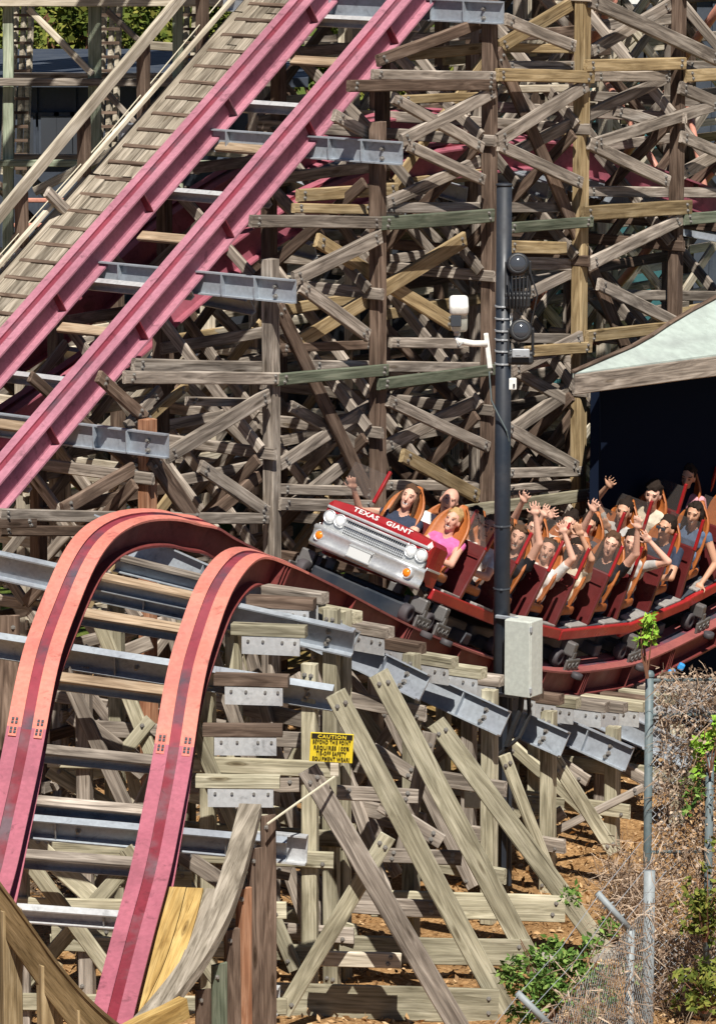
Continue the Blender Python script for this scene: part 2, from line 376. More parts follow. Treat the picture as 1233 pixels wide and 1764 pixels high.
# ================================================================ ground
def gz(x, y):
    return 0.10*math.sin(x*0.9+1.3)*math.sin(y*0.7) + 0.05*math.sin(x*2.3+y*1.7) - 0.06
def build_ground():
    xs = list(np.linspace(-90,-9,12)) + list(np.linspace(-8,8,65)) + list(np.linspace(9,90,12))
    ys = list(np.linspace(8,28,6)) + list(np.linspace(30,60,91)) + list(np.linspace(62,320,30))
    vs = [(x, y, gz(x, y) if abs(x) < 9 and 29 < y < 61 else -0.06) for y in ys for x in xs]; n = len(xs)
    fs = [(j*n+i, j*n+i+1, (j+1)*n+i+1, (j+1)*n+i) for j in range(len(ys)-1) for i in range(n-1)]
    tag(mobj('ground', vs, fs, 'mulch'), 'brown mulch ground with dry leaf litter', None, None, 'structure')
build_ground()
LANDMARKS = [(-400,'beyond the end of the plank walkway'),(60,'behind the lowest walkway handrail post'),(150,'behind the middle of the wooden handrail'),(245,'behind the left rail of the climbing track'),
 (340,'between the two climbing rails'),(430,'left of the post that carries the second steel crossbeam'),(520,'right of the post that carries the second steel crossbeam'),(600,'left of the post that carries the third steel crossbeam'),
 (680,'right of the post that carries the third steel crossbeam'),(760,'behind the white camera'),(830,'behind the black pole'),(900,'right of the black pole'),(965,'behind the golden post'),
 (1040,'right of the golden post'),(1110,'left of the brown post over the mint roof'),(1180,'right of the brown post over the mint roof'),(1260,'off beyond the mint roof'),(1400,'far beyond the mint roof'),(1600,'out past the shed'),(1e6,'')]
def landmark(px):
    for i in range(len(LANDMARKS)-1):
        if px < LANDMARKS[i+1][0]: return LANDMARKS[i][1]
    return LANDMARKS[-2][1]

# ================================================================ climbing track (top left)
lift = Track([(-160,998,42.8,0),(0,806,44.0,0),(343,403,46.53,0),(686,0,49.17,0),(960,-330,51.4,0)], 1.40, 10)
LT = thing('coaster_track', lift.P[0], 'pink steel track climbing steeply from lower left past the plank walkway', 'coaster track')
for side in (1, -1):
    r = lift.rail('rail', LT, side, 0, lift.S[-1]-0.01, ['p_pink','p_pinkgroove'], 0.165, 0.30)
    for k in range(7):                                             # welded stiffeners on the web
        p, t, l, n = lift.fr(0.75 + k*1.72 + (0.3 if side < 0 else 0)); p = p + (l*0 if side > 0 else -l*lift.g)
        mb = MB(); R = Matrix((l, t, n)).transposed()
        mb.box(p + l*0.115 - n*0.15, (0.095, 0.016, 0.25), 0, R); mb.obj('web_stiffener', 'p_rosegroove', r, p)
# stations: where the front posts stand, and the steel crossbeams they carry
STX = [257, 467, 650, 840, 1001, 1162, 1320, 1475]
ST = [onplane(x, 882, P1, VV) for x in STX]
for q in ST: q.z = 0
def station(k): return ST[k] if k < len(ST) else ST[-1] + (ST[-1]-ST[-2])*(k-len(ST)+1)
tie_px = [(292,768),(511,502),(694,264),(868,22)]
for k, (ex, ey) in enumerate(tie_px):
    E = onplane(ex, ey, station(k) - U*0.13, U)
    A = E - VV*4.1
    channel('crossbeam', LT, E, A, Z, -U, 0.255, 0.07, 'galv', 0.016, bolts=((0.27,0.035),(0.27,-0.07)))
    for dx in (0.52, 0.98, 2.45):                                   # web stiffener plates
        mb = MB(); c = E - VV*dx - U*0.045
        mb.box(c, (0.012, 0.075, 0.225), 0, Matrix((VV, U, Z)).transposed()); mb.obj('stiffener_plate', 'galv', LT, c)
s_ties = []
for k in range(14):
    s = 0.35 + k*0.79; p, t, l, n = lift.fr(s); s_ties.append(s)
    if k % 2:
        beam('tie_timber', LT, p - l*(lift.g-0.18) - n*0.35, p - l*0.18 - n*0.35, 0.05, 0.14, 'w_tan', N=-t)
    else:
        channel('tie', LT, p - l*(lift.g+0.1) - n*0.37, p + l*0.1 - n*0.37, n, -t, 0.13, 0.07, 'galvlight', 0.012)
# ---- plank walkway left of the track
WK = thing('plank_walkway', lift.P[0] - lift.L[0]*2.0, 'weathered grey plank walkway with dark cleats beside the climbing pink track', 'walkway')
wl0, wl1, wdn = -lift.g-0.20, -lift.g-1.04, 0.16
npl = 5
for j in range(npl):
    a0 = wl0 + (wl1-wl0)*(j+0.03)/npl; a1 = wl0 + (wl1-wl0)*(j+0.97)/npl; s = 0.0
    while s < lift.S[-1]-0.1:
        e = min(s + random.choice((2.4, 3.0, 3.6)), lift.S[-1]-0.05)
        p0, t, l, n = lift.fr(s+0.008); p1 = lift.fr(e-0.008)[0]; m = (a0+a1)/2; dz = random.uniform(-.004,.004)
        beam('plank', WK, p0 + l*m - n*(wdn+dz), p1 + l*m - n*(wdn+dz), abs(a1-a0), 0.035, 'w_deck', N=n, ch=0.004, bow=0.001); s = e
for k in range(40):
    s = 0.1 + k*0.292
    if s > lift.S[-1]-0.2: break
    p, t, l, n = lift.fr(s)
    beam('cleat', WK, p + l*(wl0-0.05) - n*(wdn-0.032), p + l*(wl1+0.16) - n*(wdn-0.032), 0.055, 0.032, 'w_brown', N=n, ch=0.004)
for a in (wl1-0.02,):
    p0, t, l, n = lift.fr(0.02); p1 = lift.fr(lift.S[-1]-0.05)[0]
    beam('edge_stringer', WK, p0 + l*a - n*(wdn+0.02), p1 + l*a - n*(wdn+0.02), 0.055, 0.05, 'w_pale', N=l, ch=0.006, bow=0)
# ---- handrail and its posts
HR = thing('handrail', lift.P[0] - lift.L[0]*2.4, 'weathered sloping timber handrail on brown posts along the plank walkway', 'handrail')
hp = [-160, -60, 40, 147, 249, 350, 452, 555]
WPn = (lift.P[0] + lift.L[0]*(wl1-0.06)); WN = VV
for x in hp:
    ytop = 218 - (x-147)*1.215; yb = 372 - (x-147)*1.19
    A = onplane(x, yb+40, WPn, WN); B = onplane(x, ytop-18, WPn, WN); B.x = A.x; B.y = A.y
    beam('post', HR, A, B, 0.13, 0.11, 'w_brown', N=-U, bolts=1)
A = onplane(-170, 575, WPn+VV*0.09, WN); B = onplane(560, -303, WPn+VV*0.09, WN)
beam('top_rail', HR, A, B, 0.15, 0.05, 'w_pale', N=VV, bow=0.0)
mb = MB(); a = onplane(-20,462,WPn,WN); b_ = onplane(390,-12,WPn,WN); mb.tube([a, (a+b_)/2 - Z*0.05, b_], 0.008, 5)
mb.obj('cable', 'ropecream', HR, a)
# ================================================================ the trestle under the climbing track
PXB = [150, 360, 560, 745, 920, 1080, 1240, 5000]
BENTS = []
bent_lab = ['trestle bent with a red-brown post under the lowest steel crossbeam','trestle bent with a grey post under the second steel crossbeam','trestle bent with a tall grey post under the third steel crossbeam',
 'trestle bent with a dark post beside the black pole','trestle bent with a bright golden post between ledgers','trestle bent with a brown post rising over the mint roof','trestle bent at the right picture edge over the roof','trestle bent beyond the right picture edge']
def lift_z(P):                                                     # height of the climbing track above a plan point
    u = [(V((q.x-P.x,q.y-P.y,0))).dot(U) for q in lift.P]; z_ = [q.z for q in lift.P]
    return float(np.interp(0.0, u, z_)) if u[-1] > 0 else z_[-1] + (-u[-1])*.62
for k in range(8):
    BENTS.append(thing('trestle_bent', station(k), bent_lab[k], 'trestle', 'trestle bents under the climbing track'))
def bent_for(px):
    for k, x in enumerate(PXB):
        if px < x: return BENTS[k]
    return BENTS[-1]
def pickL(name, off, x0, y0, x1, y1, wpx, mat, th=0.06, bolts=2, k=None):
    P = P1 + VV*off; A = onplane(x0,y0,P,VV); B = onplane(x1,y1,P,VV)
    D = (A.y+B.y)/2; w = wpx*D/F
    if abs(y1-y0) > abs(x1-x0)*0.3:                                # foreshortened along x: correct the width of sloping members
        ang = math.atan2(abs(y1-y0), abs(x1-x0)); iw = wpx*D/F
        d = V((B-A)).normalized(); side = VV.cross(d); a = proj(A); b_ = proj(A+side*0.1)
        ln = math.hypot(b_[0]-a[0], b_[1]-a[1]); dirv = V(((x1-x0),(y1-y0),0)).normalized(); perp = abs((b_[0]-a[0])*(-dirv.y) + (b_[1]-a[1])*dirv.x)
        w = 0.1*wpx/max(perp, 4)
    w = min(w, 0.24)
    return beam(name, BENTS[k] if k is not None else bent_for((x0+x1)/2), A, B, w, th, mat, N=VV, bolts=bolts)
def postL(off, x, y0, y1, mat, w=0.15, h=0.15, k=None, name='post'):
    P = P1 + VV*off; A = onplane(x,y1,P,VV); B = onplane(x,y0,P,VV); A.x = B.x = (A.x+B.x)/2; A.y = B.y = (A.y+B.y)/2
    if y1 > 1200: A.z = -0.1
    return beam(name, BENTS[k] if k is not None else bent_for(x), A, B, w, h, mat, N=VV, bolts=0)
postL(0, 257, 722, 1300, 'w_red', .15, .15, 0); postL(0, 467, 446, 1300, 'w_grey', .14, .15, 1)
postL(0, 650, 210, 1300, 'w_brown', .14, .15, 2); postL(0, 840, -150, 1300, 'w_brown', .13, .15, 3)
postL(0, 1001, -300, 1300, 'w_gold', .14, .15, 4); postL(0, 1163, -300, 1300, 'w_brown', .13, .15, 5); postL(0, 1320, -300, 1300, 'w_brown', .14, .15, 6)
G, BR, GO, GN, PA = 'w_grey', 'w_brown', 'w_gold', 'w_green', 'w_pale'
for a in [ # ledgers and braces of the near face: name, offset, x0,y0,x1,y1,width,mat
 ('ledger',.11,432,381,655,384,22,G),('ledger',.12,655,385,848,371,24,GN),('ledger',-.15,505,358,640,361,17,GO),('ledger',-.15,660,358,990,357,18,G),('ledger',-.3,512,337,682,325,22,GO),
 ('brace',.12,505,481,655,407,24,G),('brace',.12,517,492,634,578,22,G),('brace',-.14,505,595,800,412,25,GO),('brace',-.2,545,413,778,558,24,GO),
 ('ledger',-.12,672,590,795,592,18,G),('ledger',-.13,480,600,640,594,16,BR),
 ('ledger',.12,1004,368,1188,357,25,GO),('ledger',.13,872,393,1018,382,19,GN),('ledger',.12,1176,378,1330,366,20,GN),('ledger',-.12,1010,329,1300,332,18,G),
 ('ledger',-.14,872,425,990,428,22,GO),('ledger',-.12,840,452,992,456,22,G),('brace',-.12,905,508,990,466,18,G),('brace',.1,1014,455,1172,377,21,G),('brace',.1,1030,489,1190,570,21,G),
 ('ledger',.12,1010,580,1184,561,21,GO),('ledger',.12,905,606,1016,598,20,GO),('ledger',-.2,1012,508,1320,512,18,G),('ledger',-.12,876,582,992,584,18,G),
 ('ledger',.12,855,129,1020,133,22,GO),('ledger',.13,1008,113,1178,109,21,GO),('ledger',.12,1180,131,1340,124,21,GO),('ledger',-.1,868,113,990,113,16,G),('ledger',-.1,1022,131,1155,131,18,G),('ledger',-.1,1178,113,1330,112,16,G),
 ('brace',.1,856,243,1010,146,22,G),('brace',-.1,886,262,1152,131,20,G),('brace',.1,870,33,988,80,21,G),('brace',.1,1016,0,1235,102,25,G),('brace',-.1,1018,88,1152,8,20,G),
 ('brace',.1,1024,247,1235,180,20,G),('brace',-.1,1058,190,1132,212,20,G),('brace',.1,1014,247,1150,313,21,G),('brace',-.15,858,82,1000,-4,22,GO),('ledger',-.25,855,82,985,84,16,GO),('ledger',-.4,862,154,990,152,13,PA),
 ('brace',-.06,856,88,1088,625,18,BR),
 ('ledger',.1,642,128,850,131,17,G),('ledger',.12,600,148,850,146,20,BR),('brace',.1,690,243,850,158,21,G),('brace',-.15,575,198,645,237,20,G),('brace',-.2,650,105,850,30,20,BR),
 ('brace',.1,676,168,830,255,19,G),('brace',.1,700,250,832,310,20,G),('ledger',-.3,690,172,830,166,15,GO),('brace',.1,1170,150,1330,220,21,G),('brace',-.1,1172,300,1330,210,20,G),('brace',.1,1172,235,1330,300,20,G),
 ('brace',.1,858,250,1000,315,21,G),('brace',-.12,665,350,840,270,20,G),
 ('ledger',-.1,230,628,478,633,22,G),('ledger',.11,215,650,480,652,22,G),('ledger',-.1,322,691,470,694,16,G),('brace',-.1,108,878,242,800,22,BR),('brace',.1,262,790,340,902,26,BR),('brace',.1,288,786,462,681,24,G),('brace',.1,345,803,460,882,22,G),
 ('ledger',.1,0,886,460,893,20,G),('ledger',.1,-160,906,60,900,18,BR),('brace',-.2,170,648,250,720,20,BR),('brace',-.3,245,730,322,664,14,GO),('brace',-.25,218,735,276,672,16,G),
 ('ledger',.12,478,654,666,637,21,GN),('ledger',.13,652,662,852,636,20,GN),('ledger',-.1,535,630,850,634,19,G),('brace',-.08,478,525,640,862,20,BR),('brace',-.2,505,870,640,760,20,G),('brace',-.15,500,700,640,780,20,G),
 ('brace',-.1,662,770,850,676,22,G),('brace',.1,692,784,822,855,23,GO),('ledger',.1,482,868,640,872,22,G),('ledger',-.1,480,842,640,846,18,G),('ledger',-.12,660,836,850,838,18,G),('brace',.1,668,690,840,770,20,G),('brace',-.2,560,760,660,690,20,G),
 ('brace',.1,880,640,1000,580,20,G),('brace',-.1,876,745,1000,660,22,G),('brace',.1,868,735,992,805,22,G),('brace',-.1,870,630,992,700,20,G),('ledger',.1,870,815,1000,812,18,G),('ledger',-.1,870,845,1000,832,18,G),('ledger',.12,660,902,1016,852,22,'w_treat'),
 ('ledger',-.1,0,915,240,915,18,BR),('brace',-.15,482,800,636,700,20,G),('brace',-.15,350,900,470,800,20,BR),
 ]:
    nm, off, x0, y0, x1, y1, w, mt = a; pickL(nm, off, x0, y0, x1, y1, w, mt, 0.06 if nm == 'ledger' else 0.055)
# the back legs of those bents, cross ledgers and cross braces inside each bent
for k in range(7):
    S = station(k); B = BENTS[k]; top = lift_z(S) - 0.85
    top = min(top, 11.5)
    for d in (1.55, 3.1):
        Q = S - VV*d; beam('post', B, V((Q.x,Q.y,-0.1)), V((Q.x,Q.y,top)), .14, .14, random.choice((G,BR,BR)), N=VV)
    z = 1.15; zi = 0
    if k < 6:                                                       # long ledgers and braces between the back legs
        S2 = station(k+1)
        for d in (1.55, 3.1):
            z2 = random.uniform(0.7, 1.1)
            while z2 < top:
                A_ = V((S.x,S.y,z2)) - VV*d + VV*.1; B_ = V((S2.x,S2.y,z2)) - VV*d + VV*.1
                beam('ledger', B, A_ - U*.1, B_ + U*.1, .13, .05, random.choice((G,GO,BR,G)), N=VV)
                e = random.random()
                if e < .45: beam('brace', B, A_ + VV*.06, B_ + VV*.06 + Z*1.45, .13, .05, random.choice((G,BR,GO)), N=VV)
                if e > .6: beam('brace', B, A_ - VV*.2 + Z*1.45, B_ - VV*.2, .13, .05, random.choice((G,BR,G)), N=VV)
                if random.random() < .3: beam('ledger', B, A_ - U*.1 + Z*.6 - VV*.2, B_ + U*.1 + Z*.6 - VV*.2, .12, .05, random.choice((G,BR)), N=VV)
                z2 += 1.5
    while z < top:
        beam('cross_ledger', B, V((S.x,S.y,z)) + VV*0.15 - U*0.11, V((S.x,S.y,z)) - VV*3.3 - U*0.11, .13, .055, random.choice((G,BR,G)), N=-U)
        if z+1.55 < top+0.4:
            zt = min(z+1.5, top)
            a = V((S.x,S.y,z+.05)) - U*0.17; b_ = V((S.x,S.y,zt)) - VV*1.55 - U*0.17; c = V((S.x,S.y,zt)) - VV*3.1 - U*0.17
            a2 = V((S.x,S.y,zt)) - U*0.23; b2 = V((S.x,S.y,z+.05)) - VV*1.55 - U*0.23; c2 = V((S.x,S.y,z+.05)) - VV*3.1 - U*0.23
            beam('cross_brace', B, a, b_, .13, .05, G, N=-U); beam('cross_brace', B, b2, c, .13, .05, G, N=-U)
            if zi % 2: beam('cross_brace', B, a2, b2, .13, .05, BR, N=-U); beam('cross_brace', B, b_-U*.06, c2, .13, .05, G, N=-U)
        z += 1.55; zi += 1
# ================================================================ the rest of the old trestle behind, row after row
row_word = ['second','third','fourth','fifth','sixth','seventh','eighth']
def row_bent(r, d, k, zt, jit):
    S = station(0) + U*(1.86*k + jit) - VV*d; px, py = proj(V((S.x,S.y,4.0)))
    if px < -60 or px > 1420: return
    if px < 200: zt = min(zt, 4.3)
    elif px < 430: zt = min(zt, 5.4)
    if 380 < px < 860 and r > 0 and (r > 4 or random.random() < .45): return
    if r in (1, 3) and px < 860: return
    tn = random.choice((G, BR, PA, BR) if px < 850 else (G, PA, PA, BR))  # browner mix left of the pole paints shade into the back timbers
    B = thing('trestle_bent', (S.x,S.y,0), '%s bent, %s row back, %s' % ({G:'grey',PA:'pale',BR:'dark'}[tn], row_word[r], landmark(px)), 'trestle', 'trestle bents of the rows behind')
    U2 = U; N = -FW
    beam('post', B, V((S.x,S.y,-0.1)), V((S.x,S.y,zt)), .15, .15, tn, N=VV)
    z = random.uniform(0.8, 1.4)
    while z < zt:
        C = V((S.x,S.y,z)) + VV*0.1
        beam('ledger', B, C - U*0.1, C + U*1.95, .13, .05, random.choice((G,PA,G,BR,GO) if r < 2 else (G,PA,PA,GO)), N=VV)
        if random.random() < 0.55:
            beam('ledger', B, C - U*0.1 + Z*0.19 - VV*0.2, C + U*1.95 + Z*0.19 - VV*0.2, .11, .05, random.choice((G,PA)), N=VV)
        zz = z + 1.5
        a, b_ = C - VV*.07 + Z*0.05, V((S.x,S.y,zz)) + VV*.05 + U*1.86
        c, e = V((S.x,S.y,zz)) - VV*.12, C + U*1.86 - VV*.22 + Z*0.05
        for A_, B_ in ((a,b_),(c,e)):
            if random.random() < (0.85 if px > 850 else .55): beam('brace', B, A_, B_, .14, .05, random.choice((G,PA,PA,BR) if px > 850 else (G,BR,BR)), N=VV)
        if random.random() < (0.75 if px > 850 else .35):           # brace running across towards the next row
            q = V((S.x,S.y,z if random.random() < .5 else zz)); q2 = V((S.x,S.y,zz if q.z == z else z)) - VV*1.9 + U*random.uniform(-.2,.2)
            beam('cross_brace', B, q - U*.1, q2 - U*.1, .12, .05, random.choice((PA,PA,G)), N=-U)
        if random.random() < 0.6:
            beam('cross_ledger', B, V((S.x,S.y,z+.1)) + VV*.1 - U*.1, V((S.x,S.y,z+.1)) - VV*2.2 - U*.1, .12, .05, random.choice((PA,G)), N=-U)
        z += random.uniform(1.4,1.7)
for r, (d, k0, k1, top) in enumerate(((4.9,1,9,9.5),(6.0,4,10,9.8),(7.0,3,10,10.2),(8.2,5,11,10.4),(9.4,4,11,10.8),(12.0,5,12,11.2),(15.0,7,13,11.6))):
    jit = random.uniform(-.5,.5)
    for k in range(k0, k1+1): row_bent(r, d, k, top + random.uniform(-.6,.4), jit + random.uniform(-.12,.12))

# ================================================================ lower pink track passing behind
rear = Track([(-120,800,45.6,0),(15,702,46.6,0),(95,648,47.1,0),(200,572,47.7,0),(320,470,48.3,2),(430,385,48.9,4),(540,325,49.5,6),(690,268,50.4,8),(810,246,51.3,10),(920,238,52.1,10),(1020,256,52.9,8),(1120,287,53.7,6),(1233,328,54.7,4),(1400,380,56.2,4)], 1.4, 6)
RT = thing('coaster_track', rear.P[0], 'magenta steel track running low behind the climbing track and through the trestle', 'coaster track')
for side in (1, -1): rear.rail('rail', RT, side, 0, rear.S[-1]-.01, ['p_rose','p_rosegroove'], 0.17, 0.36)
for k in range(int(rear.S[-1]/1.3)):
    p, t, l, n = rear.fr(0.5+k*1.3)
    channel('tie', RT, p - l*(rear.g+.3) - n*0.47, p + l*(0.5+0.2*(k % 2)) - n*0.47, n, -t if t.y > 0 else t, 0.2, 0.08, 'galv', 0.014)
# ================================================================ hill track: valley under the train, over the crest, down towards the viewer
hill = Track([(1560,890,54.6,12),(1400,960,52.4,13),(1233,1058,50.2,14),(1100,1123,48.5,16),(1030,1140,47.5,17),(940,1146,46.3,17),(830,1124,44.8,17),(700,1073,43.2,17),(560,1000,41.95,16),(490,967,41.45,13),
              (424,952,40.95,10),(374,1004,40.2,10),(337,1101,39.55,10),(317,1180,39.05,9),(297,1305,38.25,7),(279,1402,37.6,5),(259,1500,36.9,3),(232,1600,36.2,2),(206,1700,35.5,1),(184,1790,34.8,0)], 1.36, 8)
HT = thing('coaster_track', onground(300,1740), 'salmon and rose steel track cresting a hill under the train and diving to the viewer', 'coaster track')
sp = hill.s_at_D(38.42); sv = hill.s_at_D(41.6)
for side in (1, -1):
    sps = sp + (0.04 if side > 0 else 0.0)
    a = hill.rail('rail', HT, side, 0.01, sv, ['p_dull','p_salmongroove','p_webshade'], .18, .30); a['label'] = 'dark red rail under the train'
    a = hill.rail('rail', HT, side, sv, sps, ['p_salmon','p_salmongroove','p_webshade'], .18, .30); a['label'] = 'salmon coloured rail over the crest'
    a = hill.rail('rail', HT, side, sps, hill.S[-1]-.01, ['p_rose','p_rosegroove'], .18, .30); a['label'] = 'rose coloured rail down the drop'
    p, t, l, n = hill.fr(sps); p = p if side > 0 else p - l*hill.g
    for e in (-.118, .118):                                         # splice plates with two bolt pairs
        mb = MB(); R = Matrix((l, t, n)).transposed(); mb.box(p + l*e + n*0.004, (.075,.26,.008), 0, R); q = mb.obj('splice_plate', 'p_salmon', HT, p)
        mb = MB()
        for u in (-.085,-.04,.04,.085):
            for w in (-.018,.018): mb.box(p + l*(e+w) + t*u + n*0.013, (.022,.03,.012), 0, R)
        o = mb.obj('bolts', 'steeldark', q, p); o['kind'] = 'stuff'
for k in range(14):                                                 # web stiffeners in the valley
    s = 0.9 + k*1.15
    p, t, l, n = hill.fr(s)
    for e in (-.05, 0, .05)[:(3 if k % 2 else 1)]:
        mb = MB(); c = p + l*.125 - n*.15 + t*e; mb.box(c, (.10,.012,.25), 0, Matrix((l,t,n)).transposed()); mb.obj('web_stiffener', 'p_webshade', HT, c)
def lathe_(mb, c, ax, r): mb.tube([c, c+ax*.022], r, 6)
# ties: long banked steel channels whose near ends sit on posts, tan tie timbers, and level bracket blocks outside the near rail
hill_ties = []
def steel_tie(s, ext, lext=1.0, hgt=.27, dn=.46, mat='galv'):
    p, t, l, n = hill.fr(s); c = p - n*dn
    E = c + l*ext; A = c - l*(hill.g+lext)
    channel('crossbeam', HT, E, A, n, t, hgt, .085, mat, .016, bolts=((.26,.05),(.25,-.03),(.27,-.08),(1.9,-.02)))
    for dx in (.55, 2.1):
        mb = MB(); cc = E - l*dx + t*.04; mb.box(cc, (.012,.07,hgt-.03), 0, Matrix((l,t,n)).transposed()); mb.obj('stiffener_plate', 'galv', HT, cc)
    return E, A, l, t, n
for D, ext in ((49.0,1.5),(47.4,1.5),(45.95,1.48),(44.5,1.45),(43.35,1.42),(42.25,1.38),(41.35,1.33),(40.45,1.33),(39.55,1.33)):
    E, A, l, t, n = steel_tie(hill.s_at_D(D), ext, 1.0, .28, .52 if D > 42 else .46); hill_ties.append((D, E, A, l, t, n))
for D in (36.75, 35.3):
    steel_tie(hill.s_at_D(D), .15, .6, .16, .42, 'galvlight')
E, A, l, t, n = steel_tie(hill.s_at_D(37.75), 1.12, .8, .24, .42); hill_ties.append((37.75, E, A, l, t, n))
for D in (40.78,40.35,39.85,39.2,38.45,37.9,37.3):
    p, t, l, n = hill.fr(hill.s_at_D(D)); q = p - n*.30
    beam('tie_timber', HT, q - l*(hill.g-.16), q - l*.17, .035, .12, random.choice(('w_tan','w_grey','w_tan')), N=t, ch=.004, bow=0)
    channel('tie', HT, q - n*.09 - t*.03 - l*(hill.g-.1), q - n*.09 - t*.03 - l*.1, n, t, .12, .06, 'galv', .01)
for i in range(24):
    D = 38.3 + i*.56 if i < 6 else 41.25 + (i-6)*.44
    p, t, l, n = hill.fr(hill.s_at_D(D)); h = V((l.x,l.y,0)).normalized()
    q = p + l*.22 - n*.30 - Z*.02; ln = random.uniform(.62,.78); f = V((t.x,t.y,0)).normalized()
    beam('bracket_timber', HT, q, q + h*ln, .11, .13, random.choice(('w_treat','w_grey','w_brown','w_treat')), N=f, ch=.006, bow=0)
    mb = MB(); c = q + h*(ln*.5+.03) - Z*.145 + f*.05; mb.box(c, (ln*.78,.014,.17), 0, Matrix((h,f,Z)).transposed()); q = mb.obj('bracket_plate', 'galvlight', HT, c); R_ = Matrix((h,f,Z)).transposed(); mb = MB()
    for dx in (-.3,-.1,.16,.33): lathe_(mb, c + h*ln*dx + Z*.045, f, .014)
    o = mb.obj('bolts', 'bolt', q, c); o['kind'] = 'stuff'
# ================================================================ bents carrying the hill track
TR = 'w_treat'
hb_lab = {49.0:'treated post bent beside the vine covered fence, farthest along the hill track',47.4:'treated bent behind the grey fence post with a steel beam end',45.95:'treated bent with steel beam end just left of the fence',44.5:'treated bent with steel beam end right of the grey box pole',
 43.35:'treated bent hidden behind the black pole',42.25:'treated bent with the longest raking brace ending near the bush',41.35:'treated bent whose raking brace lands left of the bush',40.45:'treated bent right of the caution sign with broad ground ledger',39.55:'treated bent behind the caution sign',37.75:'treated bent left of the caution sign under the lowest steel beam'}
HB = {}
for (D, E, A, l, t, n) in hill_ties:
    h = V((l.x,l.y,0)).normalized(); f = V((t.x,t.y,0)).normalized()
    Q = E - l*.26 - f*.10; B = thing('trestle_bent', (Q.x,Q.y,0), hb_lab[D], 'trestle', 'bents under the hill track'); HB[D] = B
    beam('post', B, V((Q.x,Q.y,-.1)), V((Q.x,Q.y,Q.z+.24)), .145, .13, TR, N=f, bolts=2)
    W = (E-A).length
    for d in (1.25, 2.45):
        q = E - l*d - f*.10; beam('post', B, V((q.x,q.y,-.1)), V((q.x,q.y,q.z-.12)), .14, .13, random.choice((TR,G,TR)), N=f, bolts=1)
    z = .45
    while z < Q.z - .3:
        beam('cross_ledger', B, V((Q.x,Q.y,z)) + h*.25 + f*.10, V((Q.x,Q.y,z)) - h*2.5 + f*.10, .16, .05, random.choice((TR,G,TR)), N=f, bolts=1); z += random.uniform(.85,1.1)
    a = V((Q.x,Q.y,.3)) + f*.16; zt = Q.z-.25
    beam('cross_brace', B, a - h*.1, V((Q.x,Q.y,zt+.2)) - h*1.2 + f*.16, .14, .05, random.choice((TR,G)), N=f, bolts=1)
    beam('cross_brace', B, V((Q.x,Q.y,.3)) - h*1.0 + f*.22, V((Q.x,Q.y,zt+.4)) - h*2.3 + f*.22, .14, .05, random.choice((TR,G)), N=f, bolts=1)
    beam('cross_brace', B, V((Q.x,Q.y,zt)) - h*1.2 - f*.16, V((Q.x,Q.y,.3)) - h*2.4 - f*.16, .14, .05, random.choice((TR,G)), N=f)
def pickD(B, name, D, x0, y0, x1, y1, wpx, mat, th=.06, bolts=2, D1=None):
    A = at(x0,y0,D); C = at(x1,y1,D if D1 is None else D1)
    return beam(name, B, A, C, wpx*D/F, th, mat, N=(0,-1,.1), bolts=bolts)
# raking braces and ground ledgers
pickD(HB[37.75],'raker',38.15, 530,1325,803,1792,38,'w_grey',.07); pickD(HB[39.55],'raker',39.15, 578,1195,884,1768,38,TR,.07)
pickD(HB[40.45],'raker',40.35, 652,1160,920,1668,37,TR,.07); pickD(HB[41.35],'raker',41.25, 750,1245,1042,1640,34,TR,.07)
pickD(HB[44.5],'raker',44.0, 955,1310,1058,1468,26,TR,.06); pickD(HB[43.35],'raker',43.1, 868,1300,945,1500,22,TR,.06)
pickD(HB[39.55],'ground_ledger',39.0, 470,1722,858,1733,62,TR,.06); pickD(HB[40.45],'ground_ledger',40.3, 585,1634,912,1641,48,TR,.06); pickD(HB[41.35],'ground_ledger',41.2, 640,1556,972,1566,48,TR,.06)
pickD(HB[37.75],'ground_ledger',38.6, 535,1650,690,1655,28,'w_pale',.05); pickD(HB[40.45],'cross_ledger',40.6, 660,1473,795,1478,26,G,.05); pickD(HB[39.55],'cross_ledger',39.4, 590,1558,760,1566,30,G,.05)
pickD(HB[37.75],'cross_brace',38.3, 487,1745,668,1440,30,'w_treat',.05); pickD(HB[40.45],'cross_brace',40.7, 690,1480,740,1262,26,G,.05); pickD(HB[39.55],'cross_brace',39.7, 655,1385,760,1450,28,G,.05)
pickD(HB[40.45],'cross_brace',41.0, 640,1290,720,1340,26,G,.05); pickD(HB[39.55],'cross_ledger',39.9, 580,1365,720,1372,26,G,.05); pickD(HB[44.5],'cross_ledger',44.6, 900,1387,970,1392,36,TR,.05)
pickD(HB[44.5],'cross_brace',44.4, 925,1425,970,1398,24,G,.05); pickD(HB[45.95],'cross_brace',44.8, 940,1440,1108,1356,14,G,.05)
